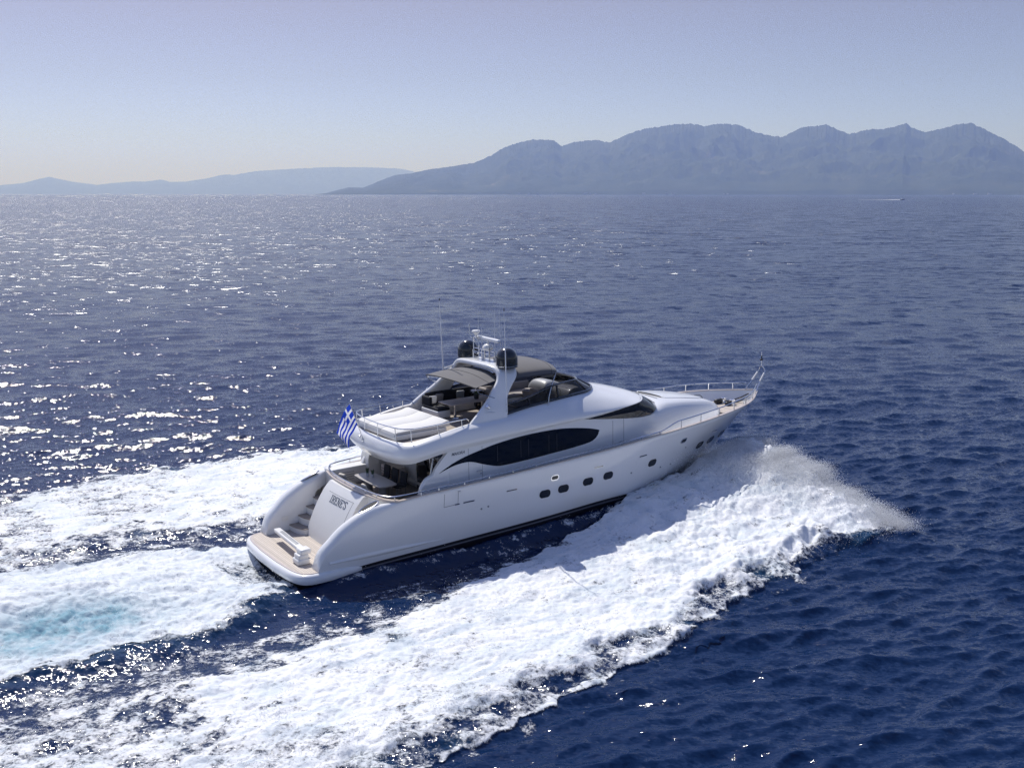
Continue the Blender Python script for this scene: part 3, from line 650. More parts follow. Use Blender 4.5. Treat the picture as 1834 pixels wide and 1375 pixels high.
# fly rails
b = MB(); rp = cr([(8.62, -2.36, 5.42), (8.42, -2.50, 5.60), (8.1, -2.58, 5.64), (6.9, -2.58, 5.60), (6.1, -2.52, 5.57), (5.75, -2.36, 5.55), (5.46, -2.05, 5.54), (5.33, -1.4, 5.52), (5.27, -.6, 5.51), (5.26, 0, 5.51), (5.27, .6, 5.51), (5.33, 1.4, 5.52), (5.46, 2.05, 5.54), (5.75, 2.36, 5.55), (6.1, 2.52, 5.57), (6.9, 2.58, 5.60), (8.1, 2.58, 5.64), (8.42, 2.50, 5.60), (8.62, 2.36, 5.42)], 5)
b.tube(rp, 0.026, 8); fr_ = b.build('flybridge_rail', M['chrome'], yacht)
for x, y, z0_ in ((8.1, 2.6, 5.36), (6.95, 2.62, 5.2), (5.95, 2.45, 5.0), (5.44, 2.05, 4.93), (5.28, .95, 4.92), (5.26, -.3, 4.92), (5.38, -1.75, 4.93), (5.75, -2.38, 4.98), (6.95, -2.62, 5.2), (8.1, -2.6, 5.36)):
    b = MB(); q = min(rp, key=lambda p: (p.x - x) ** 2 + (p.y - y) ** 2); b.tube([(x, y, z0_), tuple(q)], 0.02, 8); b.build('rail_post', M['chrome'], fr_)

# radar arch
LG = [(5.25, 8.32, 10.44, 2.60), (5.5, 8.62, 10.46, 2.54), (5.8, 9.02, 10.52, 2.44), (6.25, 9.62, 10.70, 2.24), (6.65, 10.05, 11.05, 2.06), (6.9, 10.32, 11.33, 1.95), (7.1, 10.44, 11.48, 1.84), (7.28, 10.48, 11.54, 1.68), (7.38, 10.46, 11.52, 1.45), (7.43, 10.42, 11.48, 1.1), (7.45, 10.4, 11.46, .5), (7.45, 10.4, 11.46, 0)]
cen = [Vector(((a + c) / 2, y, z)) for z, a, c, y in LG]; hw = [(c - a) / 2 for z, a, c, y in LG]
cen2 = cen + [Vector((p.x, -p.y, p.z)) for p in reversed(cen[:-1])]; hw2 = hw + hw[-2::-1]
cs = cr(cen2, 5); hs = [v.x for v in cr([(h_, 0, 0) for h_ in hw2], 5)]
rows = []
for i, (c, h_) in enumerate(zip(cs, hs)):
    t = cs[min(i + 1, len(cs) - 1)] - cs[max(i - 1, 0)]; t.x = 0; t.normalize(); n = Vector((0, -t.z, t.y))
    row = []
    for j in range(20):
        a = 2 * math.pi * j / 20; ca, sa = math.cos(a), math.sin(a); e = 0.45
        row.append(c + Vector((1, 0, 0)) * h_ * math.copysign(abs(ca) ** e, ca) + n * 0.13 * math.copysign(abs(sa) ** e, sa))
    rows.append(row)
b = MB(); b.loft(rows, close_u=True, cap=True); arch = b.build('radar_arch', M['gel'], yacht, sharp=50)
# scooped vent and lamp on each leg
for sgn in (-1, 1):
    b = MB(); b.lathe((9.55, sgn * 2.52, 5.92), [(0.02, 0), (0.075, .03), (0.085, .16), (0.07, .2), (0.001, .2)], 14, (-0.5, sgn * 0.2, .5)); b.build('deck_lamp', M['chrome'], arch)
    b = MB(); b.add([(9.25, sgn * 2.60, 5.78), (9.75, sgn * 2.50, 5.62), (10.2, sgn * 2.55, 5.80), (9.7, sgn * 2.62, 5.72), (9.7, sgn * 2.40, 5.80)], [(0, 1, 3), (1, 2, 3), (0, 4, 1), (1, 4, 2), (0, 3, 2, 4)]); b.build('vent_scoop', M['gel'], arch)

def dome(y):
    b = MB(); b.lathe((11.15, y, 7.40), [(.20, -.06), (.34, .02), (.47, .025), (.50, .04), (.50, .07), (.485, .085), (.485, .12), (.50, .13), (.49, .42)] + [(.49 * math.cos(R(a)), .42 + .49 * math.sin(R(a))) for a in (10, 20, 30, 40, 50, 60, 70, 80, 88)] , 32)
    d = b.build('satellite_dome', M['black'], yacht, sharp=40)
    b = MB(); b.lathe((11.15, y, 7.40), [(.488, .086), (.498, .09), (.498, .116), (.488, .12)], 32); b.build('silver_band', M['chrome'], d)
dome(1.6); dome(-1.6)
b = MB(); b.tube([(11.2, 1.5, 7.45), (11.0, 1.2, 7.40)], .05, 8); b.box((11.15, 1.6, 7.42), (.5, .2, .06), .02); b.build('dome_bracket', M['gel2'], arch)
# mast frame
b = MB()
for y in (-.05, -.45): b.tube([(11.0, y, 7.42), (11.0, y, 8.18)], .035, 8)
b.tube([(10.9, .75, 7.42), (10.9, .75, 7.98)], .03, 8)
b.tube(cr([(10.88, 1.0, 9.15), (10.88, .98, 8.62), (10.9, .86, 8.52), (10.95, .82, 8.5)], 4), .02, 8)
b.tube(cr([(11.0, .5, 8.45), (11.0, .42, 8.2), (11.0, .42, 7.9), (11.0, .55, 7.80), (11.0, .78, 7.80), (11.0, .84, 7.9), (11.0, .84, 8.48), (11.0, .65, 8.52), (11.0, .5, 8.45)], 3), .028, 8)
for z in (7.86, 8.02): b.tube([(11.02, .84, z), (11.02, -.85, z)], .024, 8)
b.tube([(11.02, -.85, 8.02), (11.02, -.9, 7.42)], .024, 8); b.tube([(11.02, .2, 8.02), (11.02, .2, 7.42)], .03, 8)
mast = b.build('mast_frame', M['chrome'], yacht)
b = MB(); b.lathe((11.08, -.22, 8.0), [(.10, 0), (.22, .06), (.26, .14), (.24, .22), (.16, .30), (.06, .32), (.05, .42)], 20); rad = b.build('radar_pedestal', M['gel2'], yacht)
b = MB(); b.box((11.16, -.16, 8.52), (.20, 1.95, .15), .05, (0, 0, R(-4))); b.build('radar_scanner', M['gel'], rad)
b = MB(); b.lathe((11.02, .66, 8.60), [(.05, -.12), (.05, .0), (.10, .10), (.20, .18), (.20, .22), (.16, .26), (.01, .27)], 18); b.build('antenna_mushroom', M['gel2'], yacht)
b = MB(); b.lathe((11.0, .1, 7.42), [(.02, 0), (.02, .16), (.06, .2), (.06, .26), (.01, .3)], 12); b.build('gps_puck', M['gel2'], yacht)
for c_, d_ in (((11.1, .95, 7.55), (.1, .16, .2)), ((11.0, -.9, 7.52), (.08, .1, .18)), ((11.15, -.6, 7.58), (.05, .06, .3))):
    b = MB(); b.box(c_, d_, .02); b.build('navigation_light', M['grey'], yacht)
for x0, y, z0_, x1, z1_, r_ in ((10.0, 2.0, 6.95, 9.92, 10.2, .032), (10.42, -2.62, 5.58, 10.36, 10.09, .027), (11.05, .52, 7.42, 11.07, 10.0, .013), (11.2, -.6, 7.42, 11.22, 9.9, .012), (11.26, -1.0, 7.45, 11.21, 9.93, .012), (11.3, -1.12, 7.45, 11.24, 9.3, .012), (11.1, .3, 7.42, 11.1, 9.0, .012)):
    b = MB(); b.tube([(x0, y, z0_), ((x0 + x1) / 2, y, (z0_ + z1_) / 2), (x1, y, z1_)], [r_, r_ * .85, r_ * .55], 8); w = b.build('whip_antenna', M['gel'], yacht)
    if r_ > .02:
        b = MB(); b.tube([(x1, y, z1_ - .01), (x1, y, z1_ + .12)], .02, 6); b.build('tip', M['rubber'], w)
b = MB()
for q in ([(10.0, 2.0, 7.0), (10.4, 1.9, 7.12), (10.7, 1.75, 7.22)], [(10.2, 2.0, 6.9), (10.45, 1.9, 7.12)]): b.tube(q, .022, 6)
b.build('antenna_bracket', M['gel2'], arch)

# biminis
def canopy(name, rows, thick=0.02):
    G = grid_spline(rows, 5, 5); b = MB(); b.loft(G); b.loft([[p - Vector((0, 0, thick)) for p in r_] for r_ in G])
    ed = [r_[0] for r_ in G] + G[-1][1:] + [r_[-1] for r_ in reversed(G[:-1])] + list(reversed(G[0][1:-1]))
    b.loft([[p, p - Vector((0, 0, thick))] for p in ed], close_v=True)
    return b.build(name, M['canvas'], yacht, sharp=60), G
A_ = [[(9.12, 2.11, 6.80), (9.0, 1.1, 6.90), (8.94, 0, 6.94), (9.0, -1.1, 6.90), (9.12, -2.11, 6.80)],
      [(9.6, 2.06, 6.88), (9.5, 1.1, 7.04), (9.5, 0, 7.09), (9.5, -1.1, 7.04), (9.6, -2.06, 6.88)],
      [(10.1, 1.94, 6.94), (10.1, 1.05, 7.14), (10.1, 0, 7.20), (10.1, -1.05, 7.14), (10.1, -1.94, 6.94)],
      [(10.5, 1.72, 7.0), (10.7, 1.0, 7.20), (10.75, 0, 7.25), (10.7, -1.0, 7.20), (10.5, -1.72, 7.0)]]
A_ = [[(x, y, z - 0.06 * (1 if x > 10.2 else 0)) for x, y, z in r_] for r_ in A_]
bim, G = canopy('aft_bimini', A_)
b = MB(); b.tube([p + Vector((0, 0, .012)) for p in G[0]], .022, 6); b.tube([p + Vector((0, 0, .006)) for p in G[8]], .010, 6); b.tube([p + Vector((0, 0, .004)) for p in G[-1]], .016, 6); b.build('canopy_seam', M['seam'], bim)
for sgn in (1, -1):
    b = MB(); b.tube([(9.14, sgn * 2.09, 6.78), (9.3, sgn * 2.15, 6.55), (9.95, sgn * 2.36, 6.30)], .018, 6); b.tube([(9.2, sgn * 2.08, 6.7), (9.62, sgn * 1.5, 6.72)], .014, 6); b.build('bimini_strut', M['chrome'], yacht)
B_ = [[(11.35, 1.95, 6.92), (11.45, 1.75, 7.18), (11.5, 1.0, 7.40), (11.5, 0, 7.46), (11.5, -1.0, 7.40), (11.45, -1.75, 7.18), (11.35, -1.95, 6.92)],
      [(12.1, 2.05, 6.94), (12.15, 1.85, 7.20), (12.2, 1.05, 7.44), (12.2, 0, 7.52), (12.2, -1.05, 7.44), (12.15, -1.85, 7.20), (12.1, -2.05, 6.94)],
      [(12.9, 2.08, 6.93), (13.0, 1.88, 7.19), (13.1, 1.1, 7.40), (13.1, 0, 7.47), (13.1, -1.1, 7.40), (13.0, -1.88, 7.19), (12.9, -2.08, 6.93)],
      [(13.45, 2.06, 6.90), (13.62, 1.86, 7.10), (13.85, 1.1, 7.24), (13.95, 0, 7.28), (13.85, -1.1, 7.24), (13.62, -1.86, 7.10), (13.45, -2.06, 6.90)],
      [(13.55, 2.02, 6.86), (13.8, 1.8, 6.93), (14.12, 1.05, 7.0), (14.25, 0, 7.02), (14.12, -1.05, 7.0), (13.8, -1.8, 6.93), (13.55, -2.02, 6.86)]]
bim2, G = canopy('forward_bimini', B_)
b = MB(); b.tube([p + Vector((0, 0, .004)) for p in G[13]], .009, 6); b.tube([r_[0] for r_ in G], .018, 6); b.tube([r_[-1] for r_ in G], .018, 6); b.build('canopy_seam', M['seam'], bim2)
for sgn in (1, -1):
    b = MB(); b.tube([(13.56, sgn * 2.02, 6.9), (13.2, sgn * 2.2, 6.45), (12.86, sgn * 2.42, 5.98), (12.78, sgn * 2.46, 5.52)], .024, 8); b.box((12.77, sgn * 2.47, 5.48), (.1, .06, .1), .02); b.build('bimini_pole', M['chrome'], yacht)

# flybridge windshield
WT = [(10.48, 2.47, 5.97), (11.67, 2.40, 6.11), (13.02, 2.24, 6.38), (14.12, 1.98, 6.42), (14.98, 1.65, 6.38), (15.42, 1.15, 6.34), (15.60, .6, 6.32), (15.66, 0, 6.32)]
WB = [(10.46, 2.50, 5.54), (11.83, 2.41, 5.68), (12.91, 2.32, 5.73), (14.55, 2.09, 5.77), (15.55, 1.88, 5.79), (16.15, 1.45, 5.82), (16.5, .75, 5.86), (16.62, 0, 5.88)]
wt = cr(WT, 5); wb_ = cr(WB, 5)
wtF = wt + [Vector((p.x, -p.y, p.z)) for p in reversed(wt[:-1])]; wbF = wb_ + [Vector((p.x, -p.y, p.z)) for p in reversed(wb_[:-1])]
b = MB(); b.loft([[c.lerp(a, k / 4) for k in range(5)] for a, c in zip(wtF, wbF)]); wsh = b.build('flybridge_windshield', M['smoke'], yacht, sharp=60)
b = MB(); b.tube(wtF, .05, 8); b.tube([c.lerp(a, .05) for a, c in zip(wtF, wbF)], .07, 8)
for i in (0, 5, 12, 20, 27): 
    for j in (i, len(wtF) - 1 - i): b.tube([wbF[j], wtF[j]], .05 if i else .035, 8)
b.build('windshield_frame', M['black'], wsh)

# flybridge furniture
def part(name, m, parent, boxes, sharp=40):
    b = MB()
    for bx in boxes: b.box(*bx)
    return b.build(name, m, parent, sharp)
sofa = part('port_sofa', M['gel2'], yacht, [((10.4, 1.85, 5.16), (2.6, .85, .34), .05), ((9.15, 1.35, 5.16), (.7, 1.5, .34), .05)])
part('seat_cushion', M['fabric'], sofa, [((10.4, 1.80, 5.39), (2.6, .80, .13), .05), ((9.17, 1.35, 5.39), (.66, 1.4, .13), .05)])
part('back_cushion', M['fabric'], sofa, [((10.5, 2.23, 5.66), (2.8, .16, .52), .06), ((8.98, 1.85, 5.62), (.16, .75, .46), .06)])
for i, (x, y, m, lab) in enumerate(((9.22, 1.75, 'white', 'white striped cushion at the aft corner of the flybridge sofa'), (9.75, 2.02, 'taupe', 'taupe cushion propped on the port flybridge sofa'), (10.9, 2.0, 'grey', 'grey cushion on the flybridge sofa behind the plant'))):
    t_ = on_yacht('cushion', (x, y, 5.46), R(80)); tag(t_, lab, 'cushion', 'cushions on the flybridge sofa')
    b = MB(); b.box((0, 0, .2), (.13, .4, .38), .06, (0, R(-15), 0)); b.build('cover', M[m], t_)
ft = on_yacht('flybridge_table', (10.3, .42, 5.0)); tag(ft, 'planked wooden table on the flybridge under the aft grey canopy', 'table')
part('tabletop', M['wood'], ft, [((-.62, 0, .70), (1.22, 1.15, .045), .012), ((.62, 0, .70), (1.22, 1.15, .045), .012)])
for x in (-.75, .75):
    b = MB(); b.lathe((x, -.1, -.02), [(.18, 0), (.17, .02), (.07, .04), (.07, .66), (.12, .69)], 18); b.build('pedestal', M['chrome'], ft)
plant('potted_plant', (10.75, .35, 5.724), .20, 'leafy plant in a dark pot on the flybridge table', 'plants on the flybridge', 22, .13, .22)
wet = part('wet_bar', M['gel2'], yacht, [((11.9, -1.75, 5.32), (1.6, .7, .66), .06)])
part('worktop', M['taupe'], wet, [((11.9, -1.75, 5.665), (1.62, .72, .03), .01)])
part('arch_cupboard', M['black'], yacht, [((11.55, 1.55, 5.45), (.5, .9, .85), .18)])
for x, y in ((13.55, -.75), (13.55, -1.55)):
    hs_ = part('helm_seat', M['taupe'], yacht, [((x, y, 5.42), (.55, .6, .14), .06), ((x - .28, y, 5.74), (.14, .6, .58), .07, (0, R(-8), 0))])
    part('seat_pedestal', M['chrome'], hs_, [((x, y, 5.2), (.16, .16, .36), .05)])
lo_ = part('forward_sofa', M['gel2'], yacht, [((13.3, 1.35, 5.22), (2.9, 1.3, .36), .06)])
part('sofa_cushion', M['taupe'], lo_, [((13.3, 1.30, 5.45), (2.9, 1.2, .14), .06), ((13.4, 1.93, 5.66), (2.9, .18, .42), .07), ((11.95, 1.3, 5.68), (.2, 1.2, .46), .08)])
b = MB(); rows = []
for x, z, hw_ in ((14.55, 5.05, 1.25), (14.55, 5.62, 1.25), (14.7, 5.86, 1.2), (15.05, 5.98, 1.1), (15.5, 5.92, 1.0), (16.2, 5.75, .8)):
    rows.append([(x, -.9 - hw_ * .55, z - .06), (x, -.9 - hw_ * .5, z), (x, -.9, z + .02), (x, -.9 + hw_ * .5, z), (x, -.9 + hw_ * .55, z - .06)])
b.loft(grid_spline(rows, 3, 3)); hc = b.build('helm_console', M['gel2'], yacht, sharp=50)
b = MB(); b.box((14.74, -.9, 5.82), (.3, .9, .02), .008, (0, R(-58), 0)); b.build('instrument_panel', M['black'], hc)
b = MB(); c0 = Vector((14.42, -1.05, 5.74)); ring = [c0 + Vector((.05 * math.sin(a), .19 * math.cos(a), .18 * math.sin(a))) for a in np.linspace(0, 2 * math.pi, 24, endpoint=False)]
b.tube(ring, .014, 6, closed=True); b.tube([c0 + Vector((0, -.18, 0)), c0 + Vector((0, .18, 0))], .012, 6); b.tube([c0, (14.6, -1.05, 5.68)], .02, 6); b.build('steering_wheel', M['chrome'], hc)
b = MB(); rows = []
for x, z, hw_ in ((14.3, 5.05, .75), (14.25, 5.75, .75), (14.4, 6.05, .7), (14.75, 6.12, .66), (15.2, 6.0, .6), (15.7, 5.8, .5)):
    rows.append([(x, .45 - hw_, z - .3), (x, .45 - hw_ * .8, z - .02), (x, .45, z + .03), (x, .45 + hw_ * .8, z - .02), (x, .45 + hw_, z - .3)])
b.loft(grid_spline(rows, 3, 3)); b.build('companion_hood', M['grey'], yacht, sharp=50)
b = MB(); b.lathe((13.9, .6, 5.05), [(.3, 0), (.3, .45), (.32, .62), (.2, .70), (.01, .71)], 20); b.build('round_seat', M['taupe'], yacht)

# ---- side rails and bow rails
def low_rail(sgn):
    f = lambda x: float(.15 + .27 * sstep(18.9, 20.3, x))
    P_ = hull_path(6.6, 28.9, 80, f, 0.06, sgn); b = MB(); b.tube(P_, .030, 8); r_ = b.build('bow_rail', M['chrome'], yacht)
    for x in list(np.arange(6.45, 19.5, 1.245)) + [20.4, 21.85, 23.3, 24.7, 26.0, 27.2, 28.3]:
        a = hull_path(x, x, 1, lambda x_: .02, .06, sgn)[0]; c = hull_path(x, x, 1, f, .06, sgn)[0]
        b = MB(); b.tube([a, c], .028, 6); b.build('rail_post', M['chrome'], r_)
low_rail(-1); low_rail(1)
b = MB()
for sgn in (-1, 1):
    b.tube(cr([(28.85, sgn * .42, 3.82), (29.25, sgn * .30, 4.25), (29.72, sgn * .24, 4.78), (29.74, sgn * .14, 5.02), (29.72, 0, 5.14)], 5), .035, 8)
pul = b.build('bow_pulpit', M['chrome'], yacht)
for sgn in (-1, 1):
    b = MB(); b.tube([(29.30, sgn * .29, 4.32), (29.68, sgn * .245, 4.74)], .06, 8); b.build('pulpit_sleeve', M['gel2'], pul)
b = MB(); b.tube([(29.72, 0, 5.12), (29.70, 0, 5.9)], .022, 8); b.build('jackstaff', M['chrome'], pul)
b = MB(); b.box((29.68, 0, 5.48), (.16, .12, .10), .03); b.box((29.7, 0, 5.62), (.05, .05, .16), .01); b.build('bow_light', M['rubber'], pul)
# foredeck and side decks
b = MB(); rows = []
for x in np.linspace(7.0, 28.95, 70):
    z = inz(x) - .005; t = (x - XA) / (stem(z) - XA); y = max(.02, hull_y(min(t, 1), z) - .10) if t < 1 else .02; rows.append([(x, -y, z), (x, -y * .5, z + .01), (x, 0, z + .01), (x, y * .5, z + .01), (x, y, z)])
b.loft(rows); b.build('foredeck', M['nonskid'], yacht)
b = MB(); zz = 3.262; hp = [(25.2, 1.35), (26.0, 1.40), (27.0, .98), (27.8, .45), (28.1, .2)]; b.prism([(x, -y) for x, y in hp] + [(x, y) for x, y in reversed(hp)], 3.20, 3.285); b.build('bow_teak_deck', M['teak'], yacht)
b = MB(); b.lathe((27.05, .42, 3.28), [(.2, 0), (.2, .05), (.12, .1), (.1, .2), (.17, .26), (.17, .3), (.02, .33)], 18); b.lathe((27.05, -.28, 3.28), [(.2, 0), (.2, .05), (.12, .1), (.1, .2), (.17, .26), (.17, .3), (.02, .33)], 18); wl = b.build('anchor_windlass', M['chrome'], yacht)
b = MB(); b.box((26.7, .40, 3.42), (.5, .26, .26), .09); b.box((26.75, -.3, 3.40), (.4, .22, .22), .08); b.build('windlass_motor', M['rubber'], wl)
b = MB(); b.tube([(27.15, .35, 3.36), (27.7, .28, 3.36), (28.3, .16, 3.48), (28.8, .1, 3.62)], .035, 6); b.tube([(27.15, -.25, 3.36), (27.7, -.22, 3.36), (28.3, -.14, 3.48), (28.8, -.08, 3.62)], .035, 6); b.build('anchor_chain', M['seam'], yacht)
for x, y in ((27.6, .75), (27.6, -.75), (28.4, .32), (28.4, -.3), (26.4, -1.9), (26.4, 1.9)):
    b = MB(); z = 3.27; b.tube([(x - .14, y, z + .12), (x + .14, y, z + .12)], .024, 6); b.tube([(x - .05, y, z), (x - .05, y, z + .12)], .02, 6); b.tube([(x + .05, y, z), (x + .05, y, z + .12)], .02, 6); b.build('mooring_cleat', M['chrome'], yacht)
for x in (24.0, 26.15):
    b = MB(); ring = []
    for dx, dz in rr(.85, .36, .17):
        xx = x + dx; t = (xx - XA) / (stem(3.4) - XA); ring.append((xx, hull_y(t, 3.4 + dz * .2) - .19 + .1 * dz, 3.43 + dz))
    b.tube(ring, .018, 6, closed=True); b.build('fender_holder', M['seam'], yacht)

# ---- folding gangway on the platform
b = MB(); b.box((.93, -1.62, .74), (.52, .62, .24), .07); b.box((.95, -1.62, .94), (.44, .52, .20), .06); gw = b.build('gangway_base', M['gel2'], yacht)
b = MB(); b.box((1.16, .10, 1.08), (.30, 3.0, .17), .05, (0, 0, R(-3))); b.build('gangway_arm', M['gel2'], gw)
b = MB(); b.box((1.16, .10, 1.172), (.15, 1.9, .012), .004, (0, 0, R(-3))); b.box((1.0, -1.62, .842), (.46, .56, .012), .004); b.build('gangway_inset', M['grey'], gw)
b = MB(); b.box((1.06, -1.62, 1.13), (.46, .52, .22), .07); b.build('gangway_hinge', M['gel2'], gw)
b = MB(); b.tube([(1.22, 1.50, 1.02), (1.24, 1.53, .93)], .035, 8); b.build('gangway_roller', M['rubber'], gw)

# ---- ensign staff and flag
staff0, staff1 = Vector((5.10, .60, 4.42)), Vector((4.42, .52, 6.33))
b = MB(); b.tube([(5.24, .72, 4.02), staff0, staff0.lerp(staff1, .5), staff1], [.016, .018, .018, .014], 8); stf = b.build('flagstaff', M['chrome'], yacht)
b = MB(); b.box((5.02, .62, 4.62), (.10, .14, .16), .03); b.lathe((4.93, .74, 4.70), [(.02, 0), (.05, .03), (.05, .12), (.01, .14)], 12); b.build('staff_bracket', M['chrome'], stf)
fl0 = on_yacht('ensign_flag', tuple(staff1)); tag(fl0, 'blue and white striped Greek flag with a cross hanging from the stern staff', 'flag')
NU, NV = 54, 36
b = MB(); V_ = []
hoist = (staff0 - staff1) * 0.50
for j in range(NV + 1):
    for i in range(NU + 1):
        u, v = i / NU, j / NV
        # hoist runs down the staff; the fly droops aft and down
        base = hoist * v
        d = Vector((-0.30, 0.16, -1.0 - .1 * v)).normalized() * (1.32 - .1 * v) * u
        sag = Vector((-.16 * math.sin(math.pi * u * .9), 0, 0))
        wv = Vector((.25, 1, 0)).normalized() * (.13 * u ** .6 * math.sin(u * 7.5 + v * 3.2) + .07 * u * math.sin(u * 13 - v * 5))
        sq = Vector((.34 * u * (1 - v) * -.4, 0, .10 * u * v))
        V_.append(base + d + sag + wv + sq)
F_ = []; Fm = []
for j in range(NV):
    for i in range(NU):
        F_.append((j * (NU + 1) + i, j * (NU + 1) + i + 1, (j + 1) * (NU + 1) + i + 1, (j + 1) * (NU + 1) + i))
        st = j * 9 // NV; blue = st % 2 == 0; uu = i / NU
        if uu < 10 / 27 and st < 5:
            cw = 10 / 27; blue = not (abs(uu - cw / 2) < cw * .1 or st == 2)
        Fm.append(0 if blue else 1)
b.add(V_, F_); b.m = Fm
cl = b.build('cloth', [M['blue'], M['white']], fl0, sharp=180)

# ================================================================== SEA
def np_mesh(name, V, F, m, attrs=None, smooth=True):
    me = bpy.data.meshes.new(name); me.vertices.add(len(V)); me.vertices.foreach_set('co', V.astype(np.float32).ravel())
    k = F.shape[1]; me.loops.add(F.size); me.loops.foreach_set('vertex_index', F.astype(np.int32).ravel())
    me.polygons.add(len(F)); me.polygons.foreach_set('loop_start', np.arange(0, F.size, k, dtype=np.int32))
    me.polygons.foreach_set('loop_total', np.full(len(F), k, np.int32))
    if smooth: me.polygons.foreach_set('use_smooth', np.ones(len(F), bool))
    for n_, a in (attrs or {}).items():
        at = me.attributes.new(n_, 'FLOAT', 'POINT'); at.data.foreach_set('value', a.astype(np.float32).ravel())
    me.update(); me.validate()
    me.materials.append(m); o = bpy.data.objects.new(name, me); col.objects.link(o); return o

HF = CAM_H * 1016.0
dep = np.arange(HF / 24.0, 24.0, -0.72)
rad = np.concatenate([[0.5, 6, 12, 18, 22], HF / dep, np.geomspace(HF / 24.0 * 1.03, 52000, 72)])
azd = np.concatenate([np.arange(-33, 33.001, 0.056), np.arange(34, 326.9, 2.0)]); az = np.radians(azd)
RR, AZ = np.meshgrid(rad, az, indexing='ij')
WX = RR * np.sin(AZ); WY = RR * np.cos(AZ)
dr = np.gradient(rad)[:, None] * np.ones_like(AZ); da = RR * R(0.056)
res_ = np.maximum(np.maximum(dr, da), 0.03)

# open-sea waves: a spread of short-crested components about the wind direction
Z = np.zeros_like(WX); DX = np.zeros_like(WX); DY = np.zeros_like(WX)
NW = 64; lam = np.geomspace(0.45, 9.0, NW); wr = np.random.default_rng(5)
th0 = R(-14.0)
patch = 1.0 + 0.30 * fbm(WX / 90.0, WY / 150.0, 3, 50)
for i in range(NW):
    k = 2 * np.pi / lam[i]; th = th0 + wr.normal(0, 0.42); ph = wr.uniform(0, 6.283)
    slope = 0.056 * (1.0 if lam[i] < 1.3 else (1.3 / lam[i]) ** 0.8); amp = slope / k
    kx, ky = k * math.sin(th), k * math.cos(th)
    fade = sstep(2.2, 4.5, lam[i] / res_)
    if not fade.any(): continue
    ph_ = kx * WX + ky * WY + ph + 0.9 * math.sin(i) 
    Z += fade * amp * np.cos(ph_) * patch; DX -= fade * amp * np.sin(ph_) * math.sin(th); DY -= fade * amp * np.sin(ph_) * math.cos(th)

# ---- the wake in the yacht's own ground frame
ca, sa = math.cos(YA), math.sin(YA)
LX = (WX - YX) * ca + (WY - YY) * sa; LY = -(WX - YX) * sa + (WY - YY) * ca
near = (RR < 130) & (np.abs(LY) < 26) & (LX < 34) & (LX > -70)
lx, ly = LX[near], LY[near]
n1 = fbm(lx / 4.2, ly / 4.2, 4, 100); n2 = fbm(lx / 1.1, ly / 1.1, 3, 120); n3 = fbm(lx / 0.45, ly / 0.45, 2, 130)
q = np.abs(ly); sb = ly < 0
outS = tab([(-70, 24), (-12, 17.9), (-1.6, 16.3), (0.56, 15.85), (3.35, 15.35), (8.3, 14.9), (12.8, 13.6), (16.7, 13.0), (21.3, 12.0), (25, 11.9), (27.0, 11.6), (27.6, 10.4), (34, 10)])
outP = tab([(-70, 24), (-12, 17.0), (-7.2, 17.2), (-2, 18.3), (5, 18.4), (11.6, 16.6), (16, 14.5), (21, 12.8), (27, 11.0), (34, 10)])
inn = tab([(-70, 12), (-20, 8.0), (-11, 7.3), (-6.3, 7.1), (-1, 6.7), (0.5, 7.0), (3.7, 6.6), (7.5, 5.1), (12.3, 3.85), (15.8, 2.6), (18, 2.0), (20, 1.6), (22, 0.9), (25, 0.0), (34, 0.0)])
innP = tab([(-70, 9), (-9, 5.9), (-3, 6.2), (2.3, 5.4), (8, 4.6), (12.3, 3.6), (16, 2.6), (20, 1.6), (25, 0.0), (34, 0.0)])
wl = tab([(-5, 3.0), (1, 3.02), (6, 3.08), (12, 2.95), (15, 2.75), (18, 2.2), (21, 1.5), (23, .75), (24.6, .1), (26, 0)])
ou = np.where(sb, outS(lx), outP(lx)) + 0.55 * n1 + 0.28 * n2; iq = np.where(sb, inn(lx), innP(lx)) + 0.45 * n1 + 0.30 * n2
front = 26.7 + 0.5 * n1 + .3 * n2 - 0.02 * q
dO = ou - q; dI = q - iq; dF = front - lx
aft = np.clip((6 - lx) / 14, 0, 1)
rimS = np.clip(.68 + .30 * n2 + .25 * np.exp(-(dO / .25) ** 2) * (.6 + n1), 0, 1); rimS = rimS + (1 - rimS) * sstep(.8, 1.7, dO)
edge = np.where(lx < 18, rimS, sstep(-.3, 1.2, dO)) * (dO > 0); solid = sstep(.9, 1.9, dO)
band = sstep(0, 1.0 + 1.3 * aft, dI) * sstep(-.9, .7, dF) * sstep(-.02, .02, dO)
sw = np.where(sb, 1, 1.0) * tab([(-70, 8), (-10, 5.7), (-5, 5.4), (-1, 3.9), (1.2, 2.5), (2, 2.2)])(lx) + np.where(sb, 0, .25)
dS = sw + .45 * n1 + .3 * n2 - q
stern = sstep(-.6, 1.4, dS) * sstep(0.0, 0.8, 1.4 - lx)
